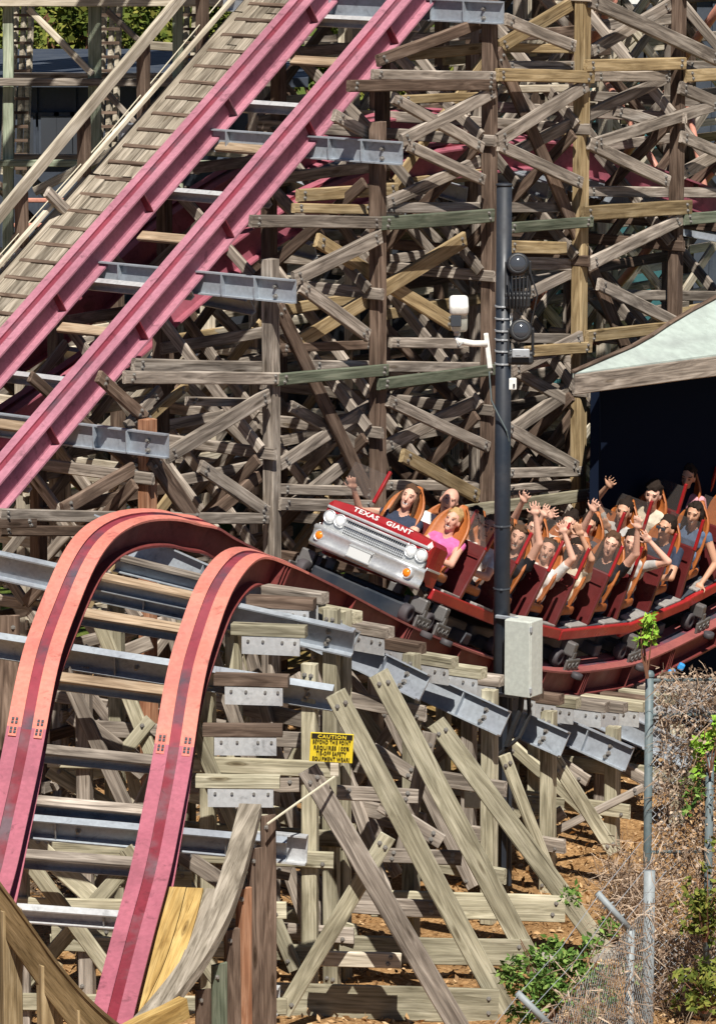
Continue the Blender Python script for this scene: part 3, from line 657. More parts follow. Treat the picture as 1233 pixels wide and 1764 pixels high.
# members seen between the rails of the drop
for nm, D, x0,y0,x1,y1,w,mt in (('cross_brace',39.6,45,1440,190,1572,34,TR),('cross_brace',40.2,85,1325,200,1398,28,TR),('cross_brace',40.6,125,1230,250,1330,34,G),('cross_ledger',40.0,90,1610,200,1612,34,TR),
  ('cross_brace',40.6,185,1330,260,1240,24,TR),('cross_ledger',41.0,90,1332,260,1318,30,TR),('post',41.2,193,1305,193,1470,26,TR),('cross_brace',40.8,225,1320,240,1395,22,'w_pale'),('cross_ledger',40.4,150,1512,330,1515,32,TR),
  ('cross_brace',39.4,310,1470,400,1530,30,G),('cross_ledger',39.9,300,1470,500,1505,26,G),('cross_brace',41.5,140,1120,210,1180,28,G),('cross_ledger',41.4,200,1130,260,1105,26,G),('cross_brace',40.2,330,1340,430,1400,34,G),
  ('cross_ledger',40.0,320,1355,520,1352,26,G),('cross_brace',39.8,380,1400,470,1330,26,G),('post',40.6,450,1290,450,1640,30,TR),('post',41.0,15,1060,15,1700,40,BR),('cross_ledger',41.2,-20,1220,60,1240,28,G)):
    pickD(HB[39.55] if D > 39.5 else HB[37.75], nm, D, x0,y0,x1,y1,w,mt,.05,1)
# ================================================================ walkway edge beside the drop (right) and parapet (bottom left)
def ribbon(name, par, pts, prof, mat, up=Z, n=6):
    w = [tuple(at(*p)) for p in pts]; P = [V(q) for q in catmull(w, n)]; Ls = []; Ns = []
    for i in range(len(P)):
        t = (P[min(i+1,len(P)-1)] - P[max(i-1,0)]).normalized(); l = t.cross(up).normalized()
        if l.x < 0: l = -l
        nn = t.cross(l); nn = nn if nn.z > 0 else -nn; Ls.append(l); Ns.append(nn)
    o = P[0]; R = basis(P[-1]-P[0], Ns[len(Ns)//2]); vs, fs, fm = sweep(prof, [p-o for p in P], Ls, Ns); Ri = R.transposed()
    q = mobj(name, [Ri @ v for v in vs], fs, mat, par, o); place(q, par, o, R); return q
rect = lambda x0,x1,y0,y1: [(x0,y0),(x1,y0),(x1,y1),(x0,y1)]
WD = thing('edge_walkway', onground(330,1760), 'short walkway of new yellow and old grey planks with curved curb beside the drop', 'walkway')
gp = [(312,1528,36.95),(296,1590,36.5),(273,1660,36.05),(240,1730,35.6),(214,1780,35.25)]
ribbon('plank', WD, gp, rect(-.14,.045,-.03,.0), 'w_new')
ribbon('plank', WD, [(x,y+1,d) for x,y,d in gp], rect(.053,.20,-.03,.004), 'w_new')
ribbon('plank', WD, [(372,1530,36.95),(352,1590,36.5),(330,1650,36.05),(300,1705,35.6),(262,1775,35.25)], rect(-.09,.10,-.035,-.004), 'w_deck')
ribbon('curb', WD, [(432,1392,37.45),(416,1455,37.0),(398,1520,36.6),(373,1588,36.2),(340,1650,35.85),(300,1705,35.5),(240,1775,35.0)], rect(-.10,.10,-.05,.05), 'w_deck')
ribbon('curb', WD, [(318,1735,34.9),(285,1752,34.75),(240,1772,34.6),(190,1800,34.4)], rect(-.05,.05,-.09,.09), 'w_new')
for i, (x, y, d, bt) in enumerate(((462,1405,37.5,1900),(440,1462,37.15,1900),(420,1530,36.8,1900),(400,1600,36.5,1900),(378,1660,36.2,1900),(350,1705,35.95,1900))):
    P = at(x,y,d); beam('board', WD, V((P.x,P.y,-.1)), V((P.x,P.y,P.z)), .15, .04, ('w_brown','w_brown','w_red','w_brown','w_green','w_brown')[i], N=V((.5,-.86,0)), bolts=1)
for (x, y, w) in ((500,1462,75),(462,1722,50)):                     # short steel beam ends beside the boards
    E = at(x+w*.4,y,37.9); channel('beam_end', WD, E, E - V((.55,-.1,-.03)), Z, V((0,-1,0)), .27, .10, 'galvlight', .016)
PP = thing('parapet', onground(60,1790), 'curved golden timber parapet on square posts in the lower left corner', 'parapet')
cp = [(-60,1450,33.4),(0,1530,33.2),(45,1592,33.0),(90,1655,32.8),(140,1715,32.6),(200,1768,32.4),(280,1820,32.2)]
P = [at(*p) for p in cp]; pth = [V(q) for q in catmull([tuple(p) for p in P], 5)]
vs, fs, fm = sweep(rect(-.025,.025,-.36,0), [p-pth[0] for p in pth], [V((.45,-.89,0))*-1]*len(pth), [Z]*len(pth)); R = basis(pth[-1]-pth[0], V((.45,-.89,0))); Ri = R.transposed(); q = mobj('face_board', [Ri @ v for v in vs], fs, 'w_goldshade', PP, pth[0]); place(q, PP, pth[0], R)
vs, fs, fm = sweep(rect(-.07,.05,0.002,.04), [p-pth[0] for p in pth], [V((.45,-.89,0))*-1]*len(pth), [Z]*len(pth)); q = mobj('cap_board', [Ri @ v for v in vs], fs, 'w_goldshade', PP, pth[0]); place(q, PP, pth[0], R)
for (x, y, d, w) in ((16,1570,33.15,38),(84,1665,32.85,42),(146,1740,32.6,38)):
    p = at(x,y,d) + V((0,.08,0)); beam('post', PP, V((p.x,p.y,-.1)), V((p.x,p.y,p.z)), w*d/F, .12, 'w_gold', N=V((.45,-.89,0)))
# ================================================================ the train
def Rx(a): return Matrix.Rotation(a, 3, 'X')
def Ry(a): return Matrix.Rotation(a, 3, 'Y')
def Rz(a): return Matrix.Rotation(a, 3, 'Z')
PITCHR, CARL = 0.87, 1.75
S_LEAD = hill.s_at_D(44.12)
def car_frame(s):
    p, t, l, n = hill.fr(s); o = p - l*hill.g/2; y = -t
    M = Matrix(((l.x,y.x,n.x,o.x),(l.y,y.y,n.y,o.y),(l.z,y.z,n.z,o.z),(0,0,0,1))); return M
def lathe(mb, c, axis, prof, n=20, mi=0):
    """prof: (radius, along-axis) pairs; axis a unit vector"""
    axis = V(axis).normalized(); a = V((1,0,0)) if abs(axis.x) < .9 else V((0,0,1)); x = (a-axis*a.dot(axis)).normalized(); y = axis.cross(x); vs = []; fs = []
    for r, h in prof: vs += [V(c)+axis*h+(x*math.cos(2*math.pi*j/n)+y*math.sin(2*math.pi*j/n))*max(r,1e-4) for j in range(n)]
    for i in range(len(prof)-1):
        for j in range(n): fs.append((i*n+j, i*n+(j+1)%n, (i+1)*n+(j+1)%n, (i+1)*n+j))
    fs.append(tuple(range((len(prof)-1)*n, len(prof)*n))); return mb.add((vs, fs), mi)
def seat_shell(mb, x, y):
    """one moulded bucket seat with a rounded top, curved side wings"""
    nu, nv = 11, 14; vs = []; fs = []
    for th in (0, 1):
        for i in range(nv):
            v = i/(nv-1); z = .46 + v*.78; lean = .10 + v*.17
            wid = .215*(1-max(0, (v-.62)/.38)**2.4*.75) * (.86+.14*math.sin(v*3.1))
            for j in range(nu):
                u = -1+2*j/(nu-1); wing = (.13*(1-v*.55))*(abs(u)**2.6)
                vs.append(V((x+u*wid, y+lean-wing+(.045 if th else 0), z - .02*u*u)))
    n1 = nu*nv
    for i in range(nv-1):
        for j in range(nu-1):
            a = i*nu+j; fs.append((a, a+1, a+nu+1, a+nu)); fs.append((a+n1, a+nu+n1, a+nu+1+n1, a+1+n1))
    rim = [i*nu for i in range(nv)] + [(nv-1)*nu+j for j in range(1, nu)] + [i*nu+nu-1 for i in range(nv-2, -1, -1)]
    for a, b_ in zip(rim, rim[1:]): fs.append((a, b_, b_+n1, a+n1))
    mb.add((vs, fs)); mb.bbox((x, y-.08, .45), (.44,.40,.10), .03)
def build_row(car, y, ws=(-1, 1), lead_row=False):
    for sx in (-1, 1):
        x = .285*sx
        mb = MB(); seat_shell(mb, x, y); st = mb.obj('seat', 'seat', car, (x,y,.45), True, True)
        mb = MB(); mb.bbox((x, y-.22, .66), (.40,.12,.07), .03); mb.tube([(x,y-.2,.64),(x,y-.34,.52),(x,y-.40,.36)], .022, 6); mb.obj('lap_bar', 'carbright', car, (x,y-.2,.6), True, True)
        xs = .345*sx + .03; R = Rx(-.22)
        if not lead_row:
            mb = MB(); mb.bbox((xs, y-.42, .60), (.46,.06,.64), .018, 0, R); mb.box((xs, y-.452, .80), (.40,.012,.012), 0, R); sh = mb.obj('shield', 'cardark', car, (xs,y-.42,.6), False, True)
            mb = MB(); mb.bbox((xs-.245, y-.415, .60), (.035,.10,.65), .012, 0, R); mb.obj('shield_edge', 'carbright', sh, (0,0,0), False, True).location = -sh.location
        if sx not in ws: continue
        if lead_row: xs -= .30
        mb = MB(); mb.bbox((xs+.01, y-.325, 1.06), (.42,.014,.32), .006, 0, R); w = mb.obj('windscreen', 'plexi', car, (xs,y-.3,1.1), False, True)
        mb = MB(); mb.bbox((xs+.225, y-.325, 1.07), (.034,.05,.38), .01, 0, R); mb.obj('windscreen_post', 'carred', car, (xs+.22,y-.3,1.1), False, True)
def wheel_set(car, y, front=False):
    for sx in (-1, 1):
        xr = hill.g/2*sx; mb = MB()
        for dy in (-.11, .11):
            mb.add(([], []));  lathe(mb, (xr-.05*sx, y+dy, .105), (sx,0,0), [(.02,-.03),(.095,-.03),(.103,-.015),(.103,.05),(.095,.065),(.05,.07),(.045,.05),(.001,.05)], 18)
        b = mb.obj('wheel', 'rubber', car, (xr,y,.1), True, True)
        mb = MB(); mb.bbox((xr+.12*sx, y, .07), (.03,.34,.14), .013)
        for dy in (-.1,0,.1): lathe(mb, (xr+.135*sx, y+dy, .07), (sx,0,0), [(.034,0),(.034,.012),(.02,.012),(.018,.004),(.001,.004)], 12)
        mb.bbox((xr+.02*sx, y, .235), (.18,.10,.16), .02); mb.box((xr+.1*sx, y, .15), (.05,.06,.12)); mb.obj('wheel_carrier', 'bogie', car, (xr,y,.2), False, True)
        mb = MB(); lathe(mb, (xr+.22*sx, y, -.02), (0,0,1), [(.02,-.03),(.06,-.03),(.066,-.02),(.066,.03),(.055,.035),(.001,.035)], 14); mb.obj('side_wheel', 'rubber', car, (xr,y,0), True, True)
def build_car(k, lead=False):
    lab = ['dark red lead car with chrome grille nose and four headlights','second red coaster car, mostly behind the black pole','third red coaster car with raised arms, just right of the pole','fourth red coaster car under the mint shed roof corner','fifth red coaster car at the right picture edge','last red coaster car inside the dark shed']
    car = bpy.data.objects.new('lead_car' if lead else 'train_car', None); COL.objects.link(car); car.matrix_world = car_frame(S_LEAD - CARL*k)
    tag(car, lab[k], 'coaster car', 'cars of the red coaster train')
    for y in (-PITCHR/2, PITCHR/2): build_row(car, y, ((-1,) if y < 0 else (1,)) if lead else (-1, 1), lead and y < 0)
    mb = MB(); mb.bbox((0,0,.285), (1.22,1.76,.05), .01); mb.obj('floor', 'steeldark', car, (0,0,.28), False, True)
    for sx in (-1, 1):
        mb = MB(); mb.bbox((.66*sx, .02, .255), (.06,1.80,.12), .015); mb.obj('sill', 'carbright', car, (.66*sx,0,.25), False, True)
        for y in (-PITCHR/2, PITCHR/2):
            mb = MB(); mb.bbox((.575*sx, y+.05, .325), (.15,.42,.03), .008); mb.obj('step', 'grip', car, (.57*sx,y,.3), False, True)
    mb = MB(); mb.bbox((0,0,.14), (.80,1.6,.20), .03); mb.bbox((0,-.55,.08), (1.15,.16,.14), .02); mb.bbox((0,.55,.08), (1.15,.16,.14), .02); mb.bbox((0,1.0,.16),(.14,.4,.08),.01); mb.obj('chassis', 'steeldark', car, (0,0,.1), False, True)
    wheel_set(car, -.58)
    if k == 5: wheel_set(car, .58)
    return car
cars = [build_car(k, k == 0) for k in range(6)]
for c_ in cars:                                                     # the bodies ride high on their bogies
    for o_ in c_.children:
        if o_.name.split('.')[0] in ('seat','lap_bar','shield','windscreen','windscreen_post','floor','sill','step'): o_.location.z += .13
# ---------------------------------------------------------------- the lead car's nose
LC = cars[0]; y0, y1 = -1.62, -.92
def loft(secs, closed=False):
    n = len(secs[0]); vs = [V(p) for s in secs for p in s]; fs = []
    for i in range(len(secs)-1):
        for j in range(n-(0 if closed else 1)): fs.append((i*n+j, i*n+(j+1)%n, (i+1)*n+(j+1)%n, (i+1)*n+j))
    return vs, fs
secs = []
for f, (yy, zt, zb, w) in enumerate(((-1.245,.672,.60,.63),(-1.215,.735,.50,.65),(-1.17,.742,.34,.66),(-1.06,.742,.27,.665),(-.94,.738,.27,.665),(-.88,.73,.27,.665),(-.86,.70,.30,.645))):
    secs.append([(-w,yy,zb),(-w,yy,zt-.06),(-w+.04,yy,zt-.015),(-w*.5,yy,zt+.012),(0,yy,zt+.018),(w*.5,yy,zt+.012),(w-.04,yy,zt-.015),(w,yy,zt-.06),(w,yy,zb)])
mb = MB(); mb.add(loft(secs)); mb.add(([V(p) for p in secs[0]], [tuple(range(9))])); mb.add(([V(p) for p in secs[-1]], [tuple(range(9))]))
mb.obj('hood', 'carred', LC, (0,-0.84,.6), False, True)
mb = MB(); mb.box((0,-1.175,.50),(1.22,.03,.30)); gb = mb.obj('grille_backing', 'steeldark', LC, (0,-1.17,.5), False, True)
mb = MB(); mb.bbox((0,-1.24,.642),(1.27,.05,.032),.012); mb.bbox((0,-1.235,.425),(1.26,.05,.022),.008)
mb.bbox((0,-1.232,.535),(.80,.045,.038),.012); mb.bbox((0,-1.232,.598),(.80,.04,.028),.01)
for i in range(34): mb.box((-.40+i*.0243,-1.215,.478),(.009,.03,.075))
for i in range(3): mb.box((0,-1.218,.455+i*.024),(.82,.02,.007))
for i in range(30): mb.box((-.39+i*.0269,-1.212,.57),(.008,.03,.04))
mb.obj('grille', 'chrome', LC, (0,-1.24,.5), False, True)
for sx in (-1, 1):
    mb = MB(); mb.bbox((.50*sx,-1.195,.53),(.27,.06,.20),.02); mb.obj('headlight_housing', 'chromesoft', LC, (.53*sx,-1.19,.53), False, True)
    for xx in (.44,.57):
        mb = MB(); lathe(mb, (xx*sx,-1.215,.545), (0,-1,0), [(.072,0),(.072,.035),(.062,.042),(.058,.03)], 24); hl = mb.obj('headlight', 'chrome', LC, (xx*sx,-1.22,.545), True, True)
        mb = MB(); lathe(mb, (0,0,0), (0,-1,0), [(.058,.02),(.05,.035),(.03,.043),(.001,.046)], 24); mb.obj('lens', 'headlight', hl, (0,0,0), True, True)
    mb = MB(); lathe(mb, (.545*sx,-1.34,.325), (0,-1,0), [(.066,-.04),(.066,.012),(.05,.02),(.046,.008)], 20); ts = mb.obj('turn_signal', 'chrome', LC, (.545*sx,-1.34,.325), True, True)
    mb = MB(); lathe(mb, (0,0,0), (0,-1,0), [(.047,0),(.04,.018),(.02,.026),(.001,.028)], 20); mb.obj('lens', 'amber', ts, (0,0,0), True, True)
    mb = MB(); mb.bbox((.668*sx,-1.04,.44),(.014,.33,.025),.005); mb.obj('side_trim', 'chrome', LC, (.71*sx,-0.89,.44), False, True)
# bumper: swept C section wrapping round the corners
bs = []
for i in range(17):
    u = -1+2*i/16; x = .69*u; yb = -1.34 + .11*max(0, abs(u)-.72)**1.6*9
    sec = [(x,yb+.10,.435),(x,yb-.015,.43),(x,yb-.045,.405),(x,yb-.03,.38),(x,yb-.012,.33),(x,yb-.02,.27),(x,yb-.03,.235),(x,yb+.0,.205),(x,yb+.10,.20)]; bs.append(sec)
mb = MB(); mb.add(loft(bs)); mb.obj('bumper', 'chrome', LC, (0,-1.34,.32), True, True)
mb = MB(); mb.bbox((-.02,-1.375,.30),(.27,.02,.125),.008); lp = mb.obj('licence_plate', 'plate', LC, (-.02,-1.37,.3), False, True)
mb = MB(); mb.bbox((0,-.006,.055),(.29,.022,.02),.006); mb.bbox((0,-.006,-.055),(.29,.022,.02),.006); mb.obj('plate_frame', 'chromesoft', lp, (0,0,0), False, True)
mb = MB(); mb.bbox((0,-1.04,.10),(1.16,.22,.20),.03); mb.bbox((0,-0.79,.13),(.3,.5,.12),.02); mb.bbox((-.55,-1.06,.20),(.06,.12,.18),.01); mb.bbox((.55,-1.06,.20),(.06,.12,.18),.01); mb.obj('front_axle_beam', 'polegrey', LC, (0,-1.04,.1), False, True)
wheel_set(LC, -1.08)
for o_ in list(LC.children):                                      # the face of the nose is taller than the bumper it grew from
    if o_.name.split('.')[0] in ('hood','grille_backing','grille','headlight_housing','headlight','turn_signal','side_trim','bumper','licence_plate'):
        zo = o_.location.z
        if o_.name.split('.')[0] not in ('headlight','turn_signal','licence_plate'):
            for v in o_.data.vertices: v.co.z = (.2 + (zo+v.co.z-.2)*1.0) - (.2 + (zo-.2)*1.0)
        o_.location.z = .365 + (zo-.2)*1.0
def text_mesh(txt, size, ext=0.004, align='CENTER', bold=0.0):
    cu = bpy.data.curves.new('t', 'FONT'); cu.body = txt; cu.size = size; cu.extrude = ext; cu.align_x = align; cu.offset = bold; cu.resolution_u = 2; cu.space_character = 1.12
    to = bpy.data.objects.new('t', cu); COL.objects.link(to); dg = bpy.context.evaluated_depsgraph_get(); dg.update()
    me = bpy.data.meshes.new_from_object(to.evaluated_get(dg)); bpy.data.objects.remove(to); bpy.data.curves.remove(cu); return me
for wd, xo in (('TEXAS', -.195), ('GIANT', .215)):
    me = text_mesh(wd, .07, .003, 'CENTER', .002); me.transform(Matrix.Diagonal((1.38,1,1,1))); me.name = 'lettering'; me.materials.clear(); me.materials.append(MATS['letterwhite'])
    o = bpy.data.objects.new('lettering', me); COL.objects.link(o); o.parent = LC; o.location = (xo,-1.245,.86); o.rotation_euler = (math.radians(69),0,0)
# ================================================================ riders
def skinmat(name, c):
    m, nt, b = newmat(name, .55, col=c, spec=.35); b.inputs['Subsurface Weight'].default_value = .0
skinmat('skin_fair', (.66,.385,.285)); skinmat('skin_pink', (.64,.34,.25)); skinmat('skin_tan', (.54,.30,.195)); skinmat('skin_deep', (.45,.25,.16))
for nme, c in (('white',(.72,.71,.68)),('black',(.02,.02,.024)),('greyd',(.07,.07,.085)),('greyl',(.42,.41,.39)),('cream',(.62,.55,.43)),('pink',(.62,.30,.34)),('hotpink',(.62,.14,.34)),('blue',(.09,.14,.23)),('navyc',(.035,.045,.075)),('hairdark',(.022,.014,.010)),('hairbrown',(.085,.045,.025)),('hairblond',(.42,.27,.12)),('hairgrey',(.30,.27,.25)),('jeans',(.03,.04,.075)),('beard',(.05,.03,.02))):
    m, nt, b = newmat('c_'+nme, .85, col=c, spec=.2); v, oi = coords(nt, (1,1,1)); n1 = noise(nt, v, 14 if 'hair' not in nme else 60, 4, .6)
    cc = ramp(nt, n1, [(.3, tuple(x*.72 for x in c)), (.7, tuple(min(1,x*1.12) for x in c))]); nt.links.new(cc, b.inputs['Base Color']); bump(nt, b, n1, .5, .012)
def capsule_geo(a, b_, ra, rb, n=10):
    a = V(a); b_ = V(b_); d = b_-a; L = d.length; d = d.normalized() if L > 1e-6 else V((0,0,1)); pts = []; rs = []
    for th in (-80,-50,-20): pts.append(a + d*ra*math.sin(math.radians(th))); rs.append(ra*math.cos(math.radians(th)))
    for th in (20,50,80): pts.append(b_ + d*rb*math.sin(math.radians(th))); rs.append(rb*math.cos(math.radians(th)))
    return pts, rs
def remeshed(mb, voxel, smooth=2):
    me = bpy.data.meshes.new('r'); me.from_pydata([tuple(v) for v in mb.v], [], mb.f); o = bpy.data.objects.new('r', me); COL.objects.link(o)
    md = o.modifiers.new('r', 'REMESH'); md.mode = 'VOXEL'; md.voxel_size = voxel
    s = o.modifiers.new('s', 'SMOOTH'); s.factor = .5; s.iterations = smooth
    dg = bpy.context.evaluated_depsgraph_get(); dg.update(); out = bpy.data.meshes.new_from_object(o.evaluated_get(dg)); bpy.data.objects.remove(o); bpy.data.meshes.remove(me); return out
def ellipsoid(mb, c, r, n=14, rot=None):
    vs = []; fs = []; m = n//2+1
    for i in range(m+1):
        th = math.pi*i/m
        for j in range(n):
            p = V((r[0]*math.sin(th)*math.cos(2*math.pi*j/n), r[1]*math.sin(th)*math.sin(2*math.pi*j/n), r[2]*math.cos(th))); vs.append((rot @ p if rot is not None else p) + V(c))
    for i in range(m):
        for j in range(n): fs.append((i*n+j, (i+1)*n+j, (i+1)*n+(j+1)%n, i*n+(j+1)%n))
    mb.add((vs, fs))
def make_person(M, label, skin, shirt, hair, style, hands, sleeve=.5, yaw=0., tilt=0., size=1., mouth='smile', glasses=False, cap=False, lean=(0,0)):
    """M: frame at the hip. hands: ((x,y,z) near the image left, (x,y,z) right) in hip coordinates"""
    prims = []; mb = MB(); bx, by = lean
    def cap_(a, b_, ra, rb, tg):
        prims.append((np.array(a,float), np.array(b_,float), ra, rb, tg)); p, r = capsule_geo(a, b_, ra, rb); mb.tube(p, r, 10)
    ch = V((bx*.6, .05+by*.6, .34)); nk = V((bx, .045+by, .50)); hd = V((bx*1.15, .0+by*1.1, .655))
    cap_((-.06,0,.06),(.06,0,.06),.12,.12,2); cap_((-.055,.02,.20),(.055,.02,.20),.105,.105,1); cap_(ch+V((-.075,0,.02)),ch+V((.075,0,.02)),.115,.115,1); cap_((0,.01,.12),ch,.12,.12,1)
    cap_(ch+V((-.13,0,.10)),ch+V((.13,0,.10)),.065,.065,1); cap_(nk-V((0,0,.05)),hd-V((0,-.012,.05)),.055,.052,0)
    for sx, H in ((-1, V(hands[0])), (1, V(hands[1]))):
        sh = ch + V((.175*sx, 0, .105)); d = H-sh; L = d.length; ua, fa = .285, .255; hnd = H
        if L > (ua+fa)*.98: H = sh + d.normalized()*(ua+fa)*.98; d = H-sh; L = d.length
        a = (ua*ua - fa*fa + L*L)/(2*L); hh = math.sqrt(max(ua*ua-a*a, 0)); pole = V((.75*sx, .35, -.7)); dn = d.normalized(); pl = (pole - dn*pole.dot(dn)).normalized(); el_ = sh + dn*a + pl*hh
        mid = sh.lerp(el_, sleeve); cap_(sh, mid, .062, .055, 1); cap_(mid, el_, .05, .043, 0 if sleeve < 1 else 1); cap_(el_, H, .043, .028, 0)
        fd = (H-el_).normalized(); side = fd.cross(V((0,-1,0)));  side = side.normalized() if side.length > .2 else V((1,0,0))
        pn = fd.cross(side).normalized(); pc = H + fd*.05; cap_(pc - side*.018, pc + side*.018, .03, .03, 0); cap_(H, pc, .027, .03, 0)
        for q, (off, ln) in enumerate(((-.033,.062),(-.011,.075),(.012,.07),(.033,.055))):
            b0 = H + fd*.085 + side*off; b1 = b0 + fd*ln*.55 + side*off*.35; b2 = b1 + (fd*.8 + pn*.45*(1 if q % 2 else .6)).normalized()*ln*.5; cap_(b0, b1, .0105, .0095, 0); cap_(b1, b2, .0095, .0085, 0)
        t0 = H + fd*.035 - side*.03*1; t1 = t0 + (fd*.6 - side).normalized()*.05; cap_(t0, t1, .0125, .0105, 0); cap_(t1, t1 + (fd - side*.3).normalized()*.03, .0105, .0095, 0)
        hp_ = V((.085*sx,0,.04)); kn = V((.10*sx,-.33,.19)); cap_(hp_, kn, .085, .06, 2); cap_(kn, (.10*sx,-.36,.02), .055, .042, 3 if sleeve < .6 else 2); cap_((.10*sx,-.36,.0),(.10*sx,-.44,-.005),.04,.034,2)
    R = Rz(yaw+.36) @ Rx(tilt)
    hm = MB(); ellipsoid(hm, (0,.012,.022), (.076,.096,.098), 18); ellipsoid(hm, (0,-.012,-.04), (.058,.072,.078), 16); ellipsoid(hm, (0,-.05,-.092), (.03,.028,.024), 10); ellipsoid(hm, (0,-.052,-.01),(.062,.036,.055),14)
    p, r = capsule_geo((0,-.088,.018),(0,-.106,-.028),.009,.016); hm.tube(p, r, 8); p, r = capsule_geo((-.04,-.078,.036),(.04,-.078,.036),.013,.013); hm.tube(p, r, 8)
    for sx in (-1,1): ellipsoid(hm, (.077*sx,.015,-.012), (.012,.024,.032), 8)
    for v, f in ((hm.v, hm.f),): mb.add(([R @ q + hd for q in v], f))
    me = remeshed(mb, .0105, 2)
    co = np.zeros(len(me.polygons)*3); me.polygons.foreach_get('center', co); co = co.reshape(-1,3); best = np.full(len(co), 1e9); tg = np.zeros(len(co), int)
    for a, b_, ra, rb, t in prims:
        d = b_-a; k = np.clip(((co-a)@d)/max(d@d,1e-9),0,1); q = np.linalg.norm(co-a-k[:,None]*d, axis=1)-(ra+(rb-ra)*k); w = q < best; best[w] = q[w]; tg[w] = t
    Ri = np.array(R.transposed()); lc = (co-np.array(hd))@Ri.T; tg[(np.linalg.norm(lc/np.array([.09,.12,.14]),axis=1) < 1.0) & (lc[:,2] > -.125)] = 0
    tg[tg == 3] = 0; mi = np.zeros(len(co), int); mi[tg == 1] = 1; mi[tg == 2] = 2
    front = lc[:,1] < -.05
    for sx in (-1,1):
        mi[front & ((((lc[:,0]-.031*sx)/.014)**2 + ((lc[:,2]-.012)/.0075)**2) < 1)] = 3
        mi[front & ((((lc[:,0]-.033*sx)/.021)**2 + ((lc[:,2]-.038)/.0042)**2) < 1) & (style != 'bald')] = 6
    mz = -.066
    if mouth == 'open': mi[front & (((lc[:,0]/.024)**2 + ((lc[:,2]-mz+.004)/.023)**2) < 1)] = 4; mi[front & (np.abs(lc[:,0]) < .02) & (np.abs(lc[:,2]-mz-.013) < .006)] = 5
    elif mouth == 'smile': mi[front & (((lc[:,0]/.031)**2 + ((lc[:,2]-mz-.25*lc[:,0]**2/.03)/.011)**2) < 1)] = 4; mi[front & (np.abs(lc[:,0]) < .022) & (np.abs(lc[:,2]-mz-.25*lc[:,0]**2/.03) < .0065)] = 5
    else: mi[front & (((lc[:,0]/.024)**2 + ((lc[:,2]-mz)/.0065)**2) < 1)] = 4
    for mm in (skin, 'c_'+shirt, 'c_jeans', 'eye', 'mouth', 'teeth', 'c_'+hair): me.materials.append(MATS[mm])
    me.polygons.foreach_set('material_index', mi.astype(np.int32)); me.polygons.foreach_set('use_smooth', np.ones(len(mi), bool)); me.name = 'person'
    o = bpy.data.objects.new('person', me); COL.objects.link(o); o.matrix_world = M @ Matrix.Diagonal((size*1.13,size*1.13,size*1.13,1)); tag(o, label, 'person', 'riders on the coaster train')
    # hair: a shaggy cap over the skull, longer styles hang behind the ears
    hb = MB(); rr = random.Random(hash(label) % 9999)
    if style != 'bald':
        ellipsoid(hb, (0,.03,.042), (.087,.098,.098), 16)
        nb = {'short':10,'curly':26,'long':16,'bun':12,'cap':0}[style]
        for i in range(nb):
            a = rr.uniform(0,2*math.pi); e = rr.uniform(.15,1.35); q = V((math.cos(a)*math.cos(e)*.085, .03+math.sin(a)*math.cos(e)*.095, .045+math.sin(e)*.095))
            if q.y < -.055 and q.z < .085: continue
            ellipsoid(hb, q, (rr.uniform(.018,.03),)*3 if style == 'curly' else (rr.uniform(.012,.024),rr.uniform(.018,.03),rr.uniform(.012,.02)), 8)
        if style == 'long':
            for sx in (-1,1):
                for j in range(4):
                    y = -.01+j*.03; p, r = capsule_geo((.078*sx,y,.02),((.095+rr.uniform(0,.03))*sx,y+.02,-.16-rr.uniform(0,.10)),.024,.018); hb.tube(p, r, 8)
            p, r = capsule_geo((0,.085,.0),(0,.11,-.18),.07,.06); hb.tube(p, r, 10)
        if style == 'bun': ellipsoid(hb, (0,.10,.12),(.045,.04,.04),10)
        hm_ = remeshed(hb, .013, 1); bmh = bmesh.new(); bmh.from_mesh(hm_)
        dl = [f for f in bmh.faces if (lambda c: c.y < -.028 and c.z < .066+.25*abs(c.x) and abs(c.x) < .07)(f.calc_center_median())]
        bmesh.ops.delete(bmh, geom=dl, context='FACES'); bmh.to_mesh(hm_); bmh.free(); hm_.transform(Matrix.Translation(hd) @ R.to_4x4()); hm_.materials.append(MATS['c_'+hair]); hm_.polygons.foreach_set('use_smooth', [True]*len(hm_.polygons))
        ho = bpy.data.objects.new('hair', hm_); COL.objects.link(ho); ho.parent = o; hm_.name = 'hair'
    if glasses:
        gm = MB()
        for sx in (-1,1): gm.bbox((.032*sx,-.102,.012),(.05,.012,.034),.005)
        gm.box((0,-.102,.02),(.03,.006,.006)); g = gm.obj('sunglasses', 'lens', o, (0,0,0), False, True); g.data.transform(Matrix.Translation(hd) @ R.to_4x4())
    return o
def seat_frame(row, side):
    """row 0 is the front row; side +1 is the seat nearer the viewer"""
    k, j = divmod(row, 2); M = cars[k].matrix_world.copy(); return M @ Matrix.Translation((.285*side, (-PITCHR/2 if j == 0 else PITCHR/2)+.13, .50))
LAP = ((-.13,-.36,.22),(.13,-.36,.22)); UPH = ((-.22,-.12,.93),(.24,-.14,.95)); 
